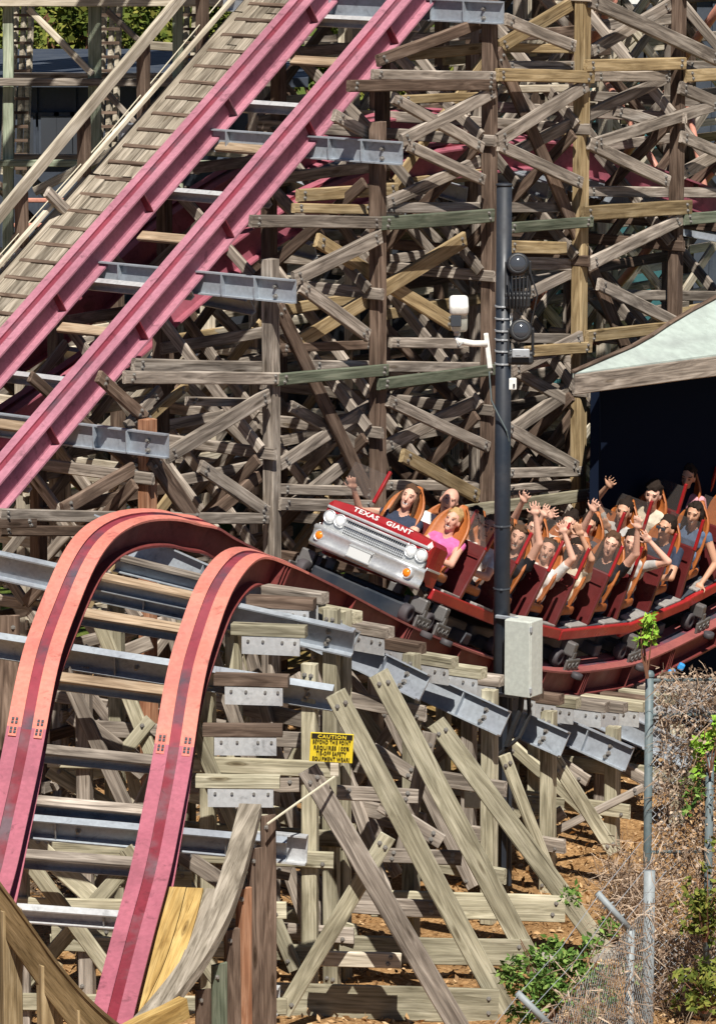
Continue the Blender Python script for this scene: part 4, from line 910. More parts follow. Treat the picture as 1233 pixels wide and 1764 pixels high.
riders = [
 (0,-1,'rider in front row with brown hair and one arm stretched out over the hood','skin_fair','navyc','hairbrown','long',((-.50,-.16,.52),(.13,-.36,.24)),.15,-.1,.0,.96,'smile'),
 (0,1,'blond rider in hot pink top in the front row','skin_pink','hotpink','hairblond','bun',LAP,.12,-.25,.0,.90,'smile'),
 (1,-1,'bald man in a white shirt in the second row','skin_pink','white','hairgrey','bald',LAP,.9,.05,.0,1.06,'flat'),
 (1,1,'rider in white behind the windscreen just left of the black pole','skin_pink','white','hairbrown','short',LAP,.6,.1,.0,1.0,'flat'),
 (2,-1,'rider mostly hidden behind the black pole in the third row','skin_fair','greyd','hairdark','short',LAP,.5,.0,.0,1.0,'smile'),
 (2,1,'rider with brown hair right behind the black pole, hand raised','skin_fair','black','hairbrown','long',((-.15,-.2,.55),(.16,-.15,.92)),.3,.0,.0,1.0,'smile'),
 (3,-1,'grey shirted rider showing in part beside the black pole','skin_tan','greyd','hairbrown','short',LAP,.5,.1,.0,.97,'smile'),
 (4,-1,'rider half hidden with one raised hand right of the pole','skin_fair','greyl','hairdark','short',((-.12,-.22,.90),(.13,-.36,.24)),.4,.1,.0,1.0,'smile'),
 (3,1,'fair haired child in a white shirt with both arms up behind a windscreen','skin_fair','white','hairbrown','short',((-.15,-.10,.96),(.17,-.12,.88)),.6,.0,.0,.94,'smile'),
 (5,-1,'woman in white with dark hair reaching both arms forward','skin_fair','white','hairdark','bun',((-.12,-.28,.70),(.28,-.34,.62)),.8,-.1,.0,1.04,'smile'),
 (4,1,'dark haired rider behind a windscreen with hands clasped overhead','skin_tan','cream','hairdark','long',((-.05,-.20,.86),(.10,-.22,.86)),.3,.2,.0,.95,'smile'),
 (6,-1,'dark haired rider in grey behind the woman in black','skin_tan','greyd','hairdark','short',LAP,.4,.0,.0,.98,'smile'),
 (5,1,'woman in a black shirt with both arms raised','skin_fair','black','hairbrown','long',((-.26,-.12,.90),(.27,-.14,.92)),.35,-.05,.0,1.02,'flat'),
 (7,-1,'dark haired woman leaning on her hand behind the man in grey','skin_tan','greyl','hairdark','bun',((-.20,-.12,.88),(.02,-.26,.50)),.4,-.15,.0,1.0,'flat'),
 (6,1,'man in a light grey shirt with a dark strap, head at windscreen top','skin_fair','greyl','hairdark','short',((-.13,-.36,.24),(.22,-.04,.74)),.5,.0,.1,1.0,'flat'),
 (8,-1,'curly haired man in a cream shirt shouting with open mouth','skin_fair','cream','hairdark','curly',LAP,.9,-.1,.0,1.06,'open'),
 (7,1,'man in a dark shirt and glasses sitting behind a windscreen','skin_tan','navyc','hairdark','short',LAP,.5,-.5,.0,1.02,'flat'),
 (9,-1,'rider in a pink shirt at the shed entrance','skin_tan','pink','hairdark','short',((-.20,-.25,.18),(.2,-.25,.18)),.6,.0,.0,1.08,'smile'),
 (8,1,'woman in a blue top with long dark hair, arm hanging outside','skin_tan','blue','hairdark','long',((-.13,-.36,.22),(.30,-.12,.02)),.1,-.2,.0,1.0,'smile'),
]
for r in riders:
    row, side, lab, skin, shirt, hair, style, hands, sl_, yw, tl, sz, mo = r
    o = make_person(seat_frame(row, side) @ Matrix.Translation((.02,0,.07) if 'bald' in lab else (0,0,0)), lab, skin, shirt, hair, style, hands, sl_, yw, tl, sz, mo, glasses=('glasses' in lab))
    0 and print('RIDER', row, side, [round(x) for x in proj(o.matrix_world @ V((0,0,.65)))])
# ================================================================ black pole with its boxes, lights and camera
PD = 43.7; pb = at(861,1528,PD); pb.z = 0
def onpole(px, py, d=0): return at(px, py, PD+d)
ptop = at(861,320,PD).z
mb = MB(); mb.tube([V((pb.x,pb.y,-.1)),V((pb.x,pb.y,ptop*.5)),V((pb.x,pb.y,ptop))], [.088,.084,.078], 20)
PO = thing('black_pole', pb, 'tall black steel pole standing in front of the train', 'pole')
mb.obj('shaft', 'polegrey', PO, pb, True)
mb = MB(); lathe(mb, V((pb.x,pb.y,ptop)), (0,0,1), [(.078,0),(.084,.0),(.084,.02),(.06,.025),(.001,.025)], 20); mb.obj('cap', 'polegrey', PO, (pb.x,pb.y,ptop), True)
for y in (527,548,569,584,604,626,905,1013):
    z = onpole(861,y).z; mb = MB(); lathe(mb, V((pb.x,pb.y,z)), (0,0,1), [(.086,-.008),(.091,-.008),(.091,.008),(.086,.008)], 20); mb.bbox(V((pb.x-.01,pb.y-.095,z)), (.03,.02,.02), .004); mb.obj('strap', 'wire' if y < 700 else 'steeldark', PO, (pb.x,pb.y,z))
mb = MB(); mb.tube([onpole(874.5,640), onpole(874.5,1100)], .008, 6); mb.tube([onpole(877,1190),onpole(876,1525)], .03, 8); mb.box((at(868,1350,43.62)), (.05,.05,2.1)); mb.obj('conduit', 'polegrey', PO, pb)
mb = MB(); c = [onpole(842,640,-.12),onpole(846,690,-.12),onpole(858,715,-.12),onpole(872,742,-.1),onpole(876,760,-.05)]; mb.tube(c, .008, 6); mb.obj('cable', 'fencegreen', PO, c[0])
# grey enclosure
bc = at(902,1131,43.45); R = Rz(math.radians(-33)); EB = thing('electrical_enclosure', bc - Z*.42, 'grey electrical enclosure strapped to the black pole', 'electrical box')
mb = MB(); mb.bbox(bc, (.31,.24,.80), .012, 0, R); mb.obj('body', 'boxgrey', EB, bc)
mb = MB(); mb.bbox(bc + R @ V((0,-.132,0)), (.30,.022,.79), .008, 0, R); mb.obj('door', 'boxgrey', EB, bc)
for dz in (-.32,.32):
    mb = MB(); mb.bbox(bc + R @ V((.155,-.125,dz)), (.025,.03,.06), .006, 0, R); mb.obj('hinge', 'wire', EB, bc)
    mb = MB(); mb.bbox(at(872,1131,43.55)+Z*dz*1.28, (.26,.04,.035), .006, 0, R); mb.obj('mount_bracket', 'galv', EB, bc)
mb = MB()
mb.tube([bc+V((-.02,0,-.40)),bc+V((-.03,.0,-.55)),bc+V((-.10,0,-.72)),bc+V((-.17,.03,-.95))], .03, 8); mb.tube([bc+V((.05,0,-.40)),bc+V((.06,.0,-.62)),bc+V((-.04,0,-.85)),bc+V((-.3,.1,-1.1))], .022, 8); mb.obj('cable', 'blackplastic', EB, bc)
b2 = at(822,1371,43.6); mb = MB(); mb.bbox(b2, (.26,.14,.24), .012, 0, Rz(-.2)); j = mb.obj('junction_box', 'boxgrey', None, b2); tag(j, 'small pale junction box low on the black pole', 'junction box')
# white camera on a bracket
CB = thing('security_camera', onpole(800,590), 'white security camera on a bracket left of the black pole', 'camera')
mb = MB(); mb.bbox(onpole(840,604,-.08), (.05,.07,.36), .01, 0, Ry(-.12)); mb.obj('mount_plate', 'whitepaint', CB, onpole(840,604))
mb = MB(); mb.tube([onpole(838,592,-.1),onpole(815,592,-.14),onpole(790,588,-.16),onpole(786,580,-.16)], [.035,.033,.036,.03], 10); mb.obj('arm', 'whitepaint', CB, onpole(810,592), True)
mb = MB(); mb.tube([onpole(787,578,-.16),onpole(788,566,-.16)], .035, 10); mb.tube([onpole(798,590,-.2),onpole(790,596,-.22),onpole(786,588,-.22)], .007, 6); mb.obj('knuckle', 'chromesoft', CB, onpole(787,570), True)
mb = MB(); R2 = Rx(math.radians(20)); c = onpole(791,548,-.14); mb.bbox(c, (.165,.20,.24), .035, 0, R2, 3); mb.obj('housing', 'boxgrey', CB, c, True)
mb = MB(); c2 = onpole(790,526,-.18); mb.bbox(c2, (.195,.26,.13), .04, 0, R2, 3); mb.obj('sunshield', 'whitepaint', CB, c2, True)
mb = MB(); c3 = onpole(785,553,-.27); mb.bbox(c3, (.11,.02,.12), .01); mb.obj('lens_window', 'lens', CB, c3)
mb = MB(); c = onpole(878.5,552,-.02); mb.bbox(c, (.045,.05,.33), .01); a = mb.obj('antenna_panel', 'whitepaint', None, c); tag(a, 'slim white antenna strip on the pole between the black lights', 'antenna')
mb = MB(); c = onpole(882,661,-.02); mb.bbox(c, (.085,.07,.12), .01); mb.box(c+V((.015,-.04,-.01)), (.02,.02,.03), 1); a = mb.obj('sensor_box', ['whitepaint','blackplastic'], None, c); tag(a, 'small white sensor box on the pole under the black lights', 'sensor')
# two black moving-head lights
for i, (x, y, h, lab) in enumerate(((891,487,104,'upper black stage light with wire guard on the pole'),(896,594,80,'lower black stage light on the pole'))):
    SLt = thing('stage_light', onpole(x,y+h*.5), lab, 'stage light', 'stage lights on the pole'); s = h/F*PD
    hc = onpole(x,y-h*.30,-.03)
    mb = MB(); lathe(mb, hc, V((0,-1,.25)).normalized(), [(.06,-.12),(.10,-.10),(.115,-.02),(.115,.08),(.10,.10),(.07,.10),(.065,.07),(.001,.07)], 20); mb.obj('head', 'blackplastic', SLt, hc, True)
    mb = MB(); lathe(mb, hc, V((0,-1,.25)).normalized(), [(.078,.105),(.072,.112),(.001,.116)], 20); mb.obj('lens', 'lens', SLt, hc, True)
    mb = MB()
    for sx in (-1,1): mb.bbox(hc+V((.125*sx,0,-s*.22)), (.028,.10,s*.58), .012)
    mb.bbox(hc+V((0,0,-s*.5)), (.27,.13,.06), .02); mb.obj('yoke', 'blackplastic', SLt, hc)
    mb = MB(); mb.bbox(hc+V((0,.02,-s*.62)), (.26,.20,s*.22), .03); mb.obj('base', 'blackplastic', SLt, hc)
    if i == 0:
        mb = MB()
        for k in range(6): mb.tube([hc+V((-.10+k*.04,-.12,-.10)),hc+V((-.09+k*.036,-.15,-.30)),hc+V((-.07+k*.03,-.10,-.48))], .009, 5)
        mb.tube([hc+V((.12,-.08,-.05)),hc+V((.20,-.1,-.3)),hc+V((.14,-.05,-.6)),hc+V((-.06,0,-.62))], .009, 5); mb.obj('cable_bundle', 'blackplastic', SLt, hc)
    else:
        mb = MB(); mb.bbox(hc+V((0,-.13,-s*.45)), (.18,.02,.09), .01); mb.box(hc+V((-.03,-.142,-s*.45)),(.05,.006,.04)); mb.box(hc+V((.04,-.142,-s*.45)),(.03,.006,.05)); mb.obj('label_panel', 'wire', SLt, hc)
# ================================================================ shed with the mint roof
UE = V((math.sin(.855), math.cos(.855), 0)); VE = V((UE.y, -UE.x, 0))
SD = at(990,655,48.3); ez = SD.z
rn = (UE.cross((-VE*math.cos(.42) + Z*math.sin(.42)))).normalized()      # roof plane through the eave
SH = thing('shed', (SD.x,SD.y,0), 'dark open shed with pale mint roof and timber fascia at the right edge', 'shed')
rp = [onplane(x,y,SD+Z*.10,rn) for x,y in ((986,643),(1090,598),(1122,580),(1150,561),(1190,537),(1233,514),(1330,455),(1480,380))]
e1 = SD + Z*.10 + UE*6.0; top = rp + [e1 + (rp[-1]-SD).dot(-VE)*(-VE)*1.0 + Z*0, e1]
top[-2] = rp[-1] + UE*1.2; q = top[-2]; 
poly = rp + [e1]; nvs = len(poly); vs = poly + [p - Z*.05 for p in poly]
fs = [tuple(range(nvs)), tuple(range(2*nvs-1,nvs-1,-1))] + [(i,(i+1)%nvs,(i+1)%nvs+nvs,i+nvs) for i in range(nvs)]
mobj('roof_sheet', [v-SD for v in vs], fs, 'roofmint', SH, SD)
for a_, c_ in zip(rp[:5], rp[1:6]): beam('rake_trim', SH, a_ + Z*.02, c_ + Z*.02, .05, .03, 'w_brown', N=rn, bow=0)
beam('fascia_board', SH, SD + VE*.03 - UE*.05 - Z*.04, SD + VE*.03 + UE*6.2 - Z*.05, .23, .05, 'w_grey', N=VE, bow=0)
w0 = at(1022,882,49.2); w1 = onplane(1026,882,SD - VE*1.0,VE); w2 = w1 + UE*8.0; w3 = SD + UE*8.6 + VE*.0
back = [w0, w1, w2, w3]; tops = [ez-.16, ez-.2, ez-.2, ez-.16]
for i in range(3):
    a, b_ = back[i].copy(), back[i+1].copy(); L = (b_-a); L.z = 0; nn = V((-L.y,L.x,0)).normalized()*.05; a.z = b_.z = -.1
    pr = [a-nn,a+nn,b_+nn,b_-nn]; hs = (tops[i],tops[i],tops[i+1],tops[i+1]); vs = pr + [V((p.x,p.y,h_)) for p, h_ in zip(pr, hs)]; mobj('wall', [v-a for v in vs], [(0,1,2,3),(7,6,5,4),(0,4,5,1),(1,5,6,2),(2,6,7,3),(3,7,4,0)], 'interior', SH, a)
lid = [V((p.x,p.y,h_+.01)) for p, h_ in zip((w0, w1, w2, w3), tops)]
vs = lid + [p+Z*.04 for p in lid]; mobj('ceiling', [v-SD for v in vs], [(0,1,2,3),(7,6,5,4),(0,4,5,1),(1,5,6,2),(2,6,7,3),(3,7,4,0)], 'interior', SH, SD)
# ================================================================ caution sign and its stake
sc_ = at(571,1288,38.0); SG = thing('caution_sign', sc_ - Z*.3, 'yellow caution sign on a stake among the treated timbers', 'sign')
SR = Ry(math.radians(3)) @ Rx(math.radians(8)); wS, hS = 76*38/F, 55*38/F
mb = MB(); mb.bbox(sc_, (wS,.008,hS), .003, 0, SR); mb.obj('panel', 'signyellow', SG, sc_)
mb = MB(); mb.box(sc_ + SR @ V((0,-.006,hS*.385)), (wS*.95,.005,hS*.17), 0, SR); mb.obj('header_band', 'signblack', SG, sc_)
def sign_text(txt, z, size, mat, wide):
    me = text_mesh(txt, size, .0015, 'CENTER', .0012); me.name = 'lettering'; me.materials.clear(); me.materials.append(MATS[mat])
    xs = [v.co.x for v in me.vertices]; ww = max(xs)-min(xs); k = wide/ww; c = (max(xs)+min(xs))/2
    me.transform(Matrix.Diagonal((k,1,1,1)) @ Matrix.Translation((-c,0,0)))
    o = bpy.data.objects.new('lettering', me); COL.objects.link(o); o.parent = SG; p = sc_ + SR @ V((0,-.0095,z)) - SG.location
    o.matrix_basis = Matrix.Translation(p) @ (SR @ Rx(math.pi/2)).to_4x4()
sign_text('CAUTION', hS*.325, hS*.165, 'signyellow', wS*.66)
for t, z, w in (('BEYOND THIS POINT',.135,.88),('REQUIRES 100%',-.065,.82),('TIE-OFF SAFETY',-.255,.70),('EQUIPMENT WEAR!',-.445,.86)): sign_text(t, hS*z, hS*.19, 'signblack', wS*w)
mb = MB(); mb.box(at(576,1322,38.03), (.075,.02,.16)); mb.obj('stake', 'w_pale', SG, sc_)
mb = MB(); a = at(576,1338,38.02); b_ = at(460,1420,37.3); mb.tube([a,b_], .012, 6); r_ = mb.obj('rope', 'ropecream', None, a); tag(r_, 'taut cream rope from the caution sign to the curved curb', 'rope')
# ================================================================ background: dark building, teal building, far pale trestle, steel tubes
def block(name, x0, x1, ytop, D, mat, label, cat, thick=6.0, batt=0, bm_=None):
    A = at(x0,882,D); B = at(x1,882,D); h = at((x0+x1)/2,ytop,D).z
    T = thing(name, (A.x,D,0), label, cat); mb = MB(); mb.box(V(((A.x+B.x)/2,D+thick/2,h/2-.2)), (B.x-A.x,thick,h+.4)); mb.obj('wall', mat, T, (A.x,D,0))
    n = int((B.x-A.x)/.55)
    for i in range(n):
        x = A.x + (i+.5)*(B.x-A.x)/n; mb = MB(); mb.box(V((x,D-.02,h/2)), (.06,.05,h)); mb.obj('batten', mat, T, (x,D,0))
    mb = MB(); mb.box(V(((A.x+B.x)/2,D+thick/2-.2,h+.09)), (B.x-A.x+.6,thick+.6,.14)); mb.obj('roof', 'slate', T, (A.x,D,h)); return T, h
BL, h = block('building', -160, 500, 148, 67.0, 'slate', 'dark slate building behind the walkway at upper left', 'building')
for x0 in (45,85,112,140,290): 
    c = at(x0,235,66.9); mb = MB(); mb.box(c, (.32,.06,.75)); w = mb.obj('window', 'slate', BL, c); mb = MB(); mb.box(c+V((0,-.02,0)), (.24,.06,.64)); mb.obj('pane', 'lens', w, c)
block('building', 400, 900, 330, 62.0, 'navy', 'low dark block added as deep shade behind the trestle and white camera', 'building')  # dark block added where the trestle gaps hold only deep shade
TB, h = block('building', 800, 1185, -120, 73.0, 'teal', 'teal painted building glimpsed behind the trestle at upper right', 'building')
for x0 in (900,985,1070,1150): c = at(x0,60,72.9); mb = MB(); mb.box(c, (.9,.06,1.2)); w = mb.obj('window', 'whitepaint', TB, c); mb = MB(); mb.box(c+V((0,-.02,0)), (.74,.06,1.04)); mb.obj('pane', 'lens', w, c)
block('building', 1188, 1480, -60, 72.0, 'slate', 'dark slate building at the right picture edge behind the trestle', 'building')
# far pale trestle, upper left
FT = thing('trestle_bent', at(160,500,60), 'pale green posted trestle crossed by long beams behind the handrail', 'trestle'); FT.location.z = 0
def pF(nm, D, x0,y0,x1,y1,w,mt,th=.1):
    beam(nm, FT, at(x0,y0,D), at(x1,y1,D), w*D/F, th, mt, N=(0,-1,0))
for x in (14,164,306): pF('post',60,x,-60,x,560,18 if x != 164 else 22,'w_mint',.15)
for y, w, mt in ((4,14,PA),(141,13,G),(281,12,'w_mint')): pF('ledger',59.8,-60,y,480,y+(2 if y > 10 else 0),w,mt)
for y in (122,268,262): pF('ledger',60.6,20,y+8,300,y+8,9,G)
pF('brace',59.9,50,15,160,128,11,PA); pF('brace',59.9,185,18,245,75,10,G); pF('brace',59.9,185,160,245,225,10,G); pF('brace',59.7,60,330,260,228,15,PA)
fl_lab = ['leftmost pale curved ladder frame behind the handrail','pale curved ladder frame right of the mint green post','pale curved ladder frame above the plank walkway']
for i, x in enumerate((38,190,332)):
    B = thing('ladder_frame', at(x,500,62), fl_lab[i], 'ladder frame', 'pale ladder frames upper left'); B.location.z = 0
    for j, dx in enumerate((-20,-8,6,18)):
        pts = [at(x+dx-10+16*((y+80)/400)**.7*-1+14, y, 62+j*.25) for y in (300,220,140,60,-20,-80)]
        mb = MB(); mb.tube(pts, .05, 5); mb.obj('stile', 'w_pale', B, pts[0])
    for k in range(16):
        y = 290-k*24; mb = MB(); c = at(x-16*((y+80)/400)**.7 + 4, y, 61.85) if y > -80 else at(x,y,61.85); mb.box(c, (.34,.05,.04)); mb.obj('rung', 'w_brown', B, c)
for y in (345,388):                                                  # low rusty rails of a gate far behind the posts
    a = at(25,y,57); b_ = at(150,y,57); mb = MB(); mb.tube([a,b_], .03, 6); o = mb.obj('pipe_rail', 'orangesteel', None, a); tag(o, '%s rusty pink pipe rail behind the lowest handrail posts' % ('upper' if y < 360 else 'lower'), 'pipe rail')
OT = [(1018,80,1042,15,20,0),(1046,145,1062,172,12,1),(1062,172,1128,285,12,2),(1182,92,1240,10,16,3),(1178,150,1208,300,11,4),(962,215,986,172,18,5),(1078,262,1150,160,18,6),(905,545,935,505,14,7),(1062,495,1118,425,14,8),(880,660,1000,600,12,9),(1195,330,1250,270,14,10)]
tube_lab = ['thick salmon steel tube right of the golden post top','short salmon tube under the golden ledger','slim salmon tube slanting down past the brace','salmon tube at the upper right corner','slim steep salmon tube right of the brown post','salmon tube stub left of the golden post','thick salmon tube rising behind the brown post','salmon tube right of the stage lights','salmon tube above the mint roof','long salmon tube behind the lower stage light','salmon tube at the right picture edge']
for x0,y0,x1,y1,w,i in OT:
    D = 56.5 + (i % 4)*.7; a = at(x0,y0,D); b_ = at(x1,y1,D-1.2); d = (b_-a)*.25; mb = MB(); mb.tube([a-d,b_+d], w*D/F/2, 10); mb.tube([b_+d*.9,b_+d], w*D/F/2*1.5, 10); o = mb.obj('steel_tube', 'orangesteel', None, a, True); tag(o, tube_lab[i], 'steel tube', 'salmon steel tubes in the trestle')
# unseen plank decks added above the frame to shade the trestle interior
rgd = random.Random(3)
for i, (d, z, s0, s1) in enumerate(((2.4,11.2,4.5,15.0),(5.0,11.8,-1,17),(7.8,12.2,1.0,19.0),(10.8,12.8,3,22),(14.0,13.4,6,24))):
    A = station(0) - VV*d + U*s0; T = thing('shade_deck', (A.x,A.y,z), '%s unseen plank deck added to shade the trestle' % ('nearest','second','middle','fourth','farthest')[i], 'deck', 'added shade decks')
    for j in range(8):
        a = A - VV*(j*.27-.9); a.z = z; u = rgd.uniform(0,.8)
        while u < s1-s0:
            l_ = rgd.uniform(1.4,3.2); beam('plank', T, a + U*u, a + U*(u+l_), .24, .05, 'w_deck', N=Z, bow=0); u += l_ + (rgd.uniform(.3,1.1) if rgd.random() < .6 else .02)
# ================================================================ plants
def leaves(name, pts, size, mat, par=None, loc=(0,0,0), aspect=.55, droop=0., seed=1):
    rg = np.random.RandomState(seed); P = np.array(pts, float) - np.array(loc); n = len(P)
    d = rg.normal(size=(n,3)); d[:,2] = d[:,2]*.7 - droop; d /= np.linalg.norm(d,axis=1)[:,None]; e = rg.normal(size=(n,3)); e -= d*(e*d).sum(1)[:,None]; e /= np.linalg.norm(e,axis=1)[:,None]
    s = size*rg.uniform(.6,1.4,n)[:,None]; nn = np.cross(d,e)
    a = P; b_ = P + d*s*.45 + e*s*aspect*.5 + nn*s*.08; c = P + d*s; f = P + d*s*.5 - e*s*aspect*.5 + nn*s*.08
    vs = np.stack([a,b_,c,f],1).reshape(-1,3); me = bpy.data.meshes.new(name); me.vertices.add(4*n); me.vertices.foreach_set('co', vs.ravel())
    me.loops.add(4*n); me.loops.foreach_set('vertex_index', np.arange(4*n,dtype=np.int32)); me.polygons.add(n); me.polygons.foreach_set('loop_start', np.arange(0,4*n,4,dtype=np.int32)); me.polygons.foreach_set('loop_total', np.full(n,4,dtype=np.int32))
    me.materials.append(MATS[mat]); me.update(calc_edges=True); o = bpy.data.objects.new(name, me); COL.objects.link(o)
    if par is not None: o.parent = par; o.location = V(loc)-wloc(par)
    else: o.location = loc
    return o
def blobs(cs, n, seed=0):
    rg = np.random.RandomState(seed); out = []
    for (c, r) in cs:
        d = rg.normal(size=(n,3)); d /= np.linalg.norm(d,axis=1)[:,None]; out.append(np.array(c) + d*np.array(r)*rg.uniform(.45,1.,n)[:,None]**.6)
    return np.concatenate(out)
tree_lab = ['yellow green tree between the leftmost posts at top','olive tree right of the mint green post at top','olive tree above the plank walkway top','dark green tree behind the upper crossbeam','green tree right of the top crossbeam','green tree at the far upper left corner']
for i, (x, y, D, r) in enumerate(((95,55,82,1.25),(250,50,84,1.2),(430,30,86,1.1),(560,60,88,1.3),(700,50,90,1.2),(-30,60,83,1.2))):
    c = at(x,y,D); T = thing('tree', (c.x,c.y,0), tree_lab[i], 'tree', 'trees beyond the trestle'); rg = random.Random(i)
    mb = MB(); tp = [V((c.x,c.y,-.1)), V((c.x+.2,c.y,c.z*.5)), V((c.x-.1,c.y,c.z+.3))]; mb.tube(tp, [.24,.18,.08], 8)
    for k in range(6): a = rg.uniform(0,6.28); mb.tube([tp[1].lerp(tp[2],k/6), V((c.x+math.cos(a)*1.4,c.y+math.sin(a)*1.2,c.z+rg.uniform(-1,1.2)))], [.07,.02], 5)
    mb.obj('trunk', 'rust', T, (c.x,c.y,0))
    cs = [((c.x+rg.uniform(-1.5,1.5)*r, c.y+rg.uniform(-1.2,1.2), c.z+rg.uniform(-1.7,1.5)*r), (rg.uniform(.4,.8),rg.uniform(.4,.8),rg.uniform(.3,.55))) for _ in range(26)]
    leaves('crown', blobs(cs, 260, i), .17, 'l_tree', T, (c.x,c.y,c.z), .6, 0, i)
# low brush and grass on the ground behind
rg = np.random.RandomState(5); pts = []
for (x, y, n, sx, sy) in ((400,860,700,.9,2.0),(60,690,700,1.2,2.5),(700,905,500,.7,1.2),(30,480,600,1.0,2.0),(330,600,500,1.0,2.0),(520,560,400,1,2),(90,830,600,.8,2.),(230,690,400,.9,2.),(560,740,500,1.,2.)):
    g = onground(x,y); pts.append(np.stack([g.x+rg.normal(0,sx,n), g.y+rg.normal(0,sy,n), rg.uniform(0,.25,n)],1))
tag(leaves('grass', np.concatenate(pts), .24, 'l_grass', None, (0,0,0), .22, -1.2, 4), 'patchy green grass growing under and behind the trestle', None, None, 'stuff')
# ---- chain-link fence with dead vines, right
FD = 39.6
FN = thing('chain_link_fence', at(1120,1500,FD), 'chain link fence with round posts overgrown by brown dead vines', 'fence'); FN.location.z = 0
def vpost(px, ytop, D, r=.045, mat='fencegreen', par=FN):
    p = at(px,ytop,D); mb = MB(); mb.tube([V((p.x,p.y,-.1)),p], r, 10); lathe(mb, p, (0,0,1), [(r*1.2,0),(r*1.2,.02),(r*.8,.05),(.001,.06)], 10); return mb.obj('post', mat, par, (p.x,p.y,0), True)
vpost(1118,1165,FD,.04); vpost(1222,1300,FD-.2,.04); vpost(1330,1165,FD)
def wires(name, A, B, z0, z1, par, mat, pitch=.075, r=.0035):
    mb = MB(); L = (B-A).length; H = z1-z0; n = int((L+H)/pitch); d = (B-A).normalized()
    for s in (1,-1):
        for i in range(n):
            u0 = -H + i*pitch; a, b_ = (u0, u0+H); lo, hi = max(0,a), min(L,b_)
            if hi-lo < .02: continue
            z_a, z_b = (lo-a), (hi-a)
            if s < 0: z_a, z_b = H-z_a, H-z_b
            mb.tube([A+d*lo+Z*(z0+z_a), A+d*hi+Z*(z0+z_b)], r, 3, 0, False)
    o = mb.obj(name, mat, par, A); o['kind'] = 'stuff'; return o
A = at(1118,1500,FD); B = at(1330,1500,FD); A.z = B.z = 0; zt = at(1118,1172,FD).z
wires('chain_link', A, B, 0, zt, FN, 'wire')
for z in (zt, at(1118,1232,FD).z, at(1118,1468,FD).z): mb = MB(); mb.tube([A+Z*z, B+Z*(z+.02)], .016, 6); mb.obj('rail', 'fencegreen', FN, A+Z*z)
def twigs(name, pts, dirs, ln, r, mat, seed, par=None, loc=(0,0,0)):
    rg = np.random.RandomState(seed); n = len(pts); P = np.array(pts)-np.array(loc); d = np.array(dirs)+rg.normal(0,.6,(n,3)); d /= np.linalg.norm(d,axis=1)[:,None]; e = np.cross(d, rg.normal(size=(n,3))); e /= np.linalg.norm(e,axis=1)[:,None]
    L = ln*rg.uniform(.4,1.7,n)[:,None]; f = np.cross(d,e); cv = rg.uniform(-.35,.35,n)[:,None]; r = r*rg.uniform(.4,1.5,n)[:,None]; vs = []
    for u in (0,.33,.66,1.):
        c_ = P + d*L*u + e*L*cv*math.sin(u*2.6) + f*L*cv*.6*u*u; w_ = f*r*(1-.6*u); vs += [c_-w_, c_+w_]
    vs = np.stack(vs,1).reshape(-1,3); k = np.arange(n)*8
    fs = np.concatenate([np.stack([k+a,k+a+1,k+a+3,k+a+2],1) for a in (0,2,4)]).tolist(); o = mobj(name, vs.tolist(), fs, mat, par, loc); return o
n = 7000; X = rg.uniform(A.x+.06, B.x, n); Zz = np.clip(rg.beta(1.1,1.0,n)*zt*1.04, 0, None)
px = np.stack([X, np.full(n,FD)-rg.exponential(.10,n)+.05, Zz],1)
dn = np.tile([0,-.1,-.5],(n,1)).astype(float)
o = twigs('dead_vines', px[:3600], dn[:3600], .17, .0045, 'l_dry', 3, FN, (A.x,A.y,0)); o['kind'] = 'stuff'
o = leaves('dead_leaves', px[:5200], .045, 'l_dry', FN, (A.x,A.y,0), .6, .4, 8); o['kind'] = 'stuff'
def clump(name, x, y, D, r, n, size, mat, label, cat, droop=0, stems=5, asp=.55, base=None):
    c = at(x,y,D); T = thing(name, (c.x,c.y,max(0,c.z-r[2]) if base is None else base), label, cat); rgx = random.Random(int(x+y)); b0 = wloc(T)
    mb = MB()
    for k in range(stems): a = rgx.uniform(0,6.28); q = V((c.x+math.cos(a)*r[0]*.7,c.y+math.sin(a)*r[1]*.7,c.z+rgx.uniform(-.3,.9)*r[2])); mb.tube([b0+V((rgx.uniform(-.1,.1)*r[0],0,0)), b0.lerp(q,.5)+V((rgx.uniform(-.05,.05),0,.02)), q], [.009,.007,.004], 5)
    mb.obj('stems', 'rust', T, b0)
    nb = 9 if n < 400 else 40; q_ = .38 if n < 400 else .2
    cs = [((c.x+rgx.gauss(0,.5)*r[0], c.y+rgx.gauss(0,.5)*r[1], c.z+rgx.gauss(0,.5)*r[2]), (r[0]*q_,r[1]*q_,r[2]*q_)) for _ in range(nb)]
    leaves('leaves', blobs(cs, n//nb, int(x)), size, mat, T, b0, asp, droop, int(y)); return T
clump('sapling', 1115,1082,39.5,(.10,.10,.14),150,.07,'l_lime','bright lime green sprig topping the fence post beside the rail','plant',0,5,.55,at(1118,1165,FD).z)
clump('vine_shoots', 1222,1290,FD-.25,(.12,.1,.28),220,.08,'l_lime','lime green shoots on the fence at the right edge','plant',0,4,.55)
clump('vine_shoots', 1190,1355,FD-.25,(.10,.1,.14),110,.07,'l_green','small green shoots on the brown vines above the fence rail','plant',0,4,.55)
clump('bush', 965,1688,37.2,(.52,.45,.48),3600,.06,'l_green','leafy green bush at the foot of the raking braces','bush',0,14,.5)
clump('bush', 1215,1560,38.8,(.22,.3,.35),600,.07,'l_tree','olive bush in front of the fence at the right edge','bush',0,8,.5)
clump('bush', 1215,1700,37.8,(.28,.3,.25),500,.07,'l_tree','low olive bush in the lower right corner','bush',0,8,.5)
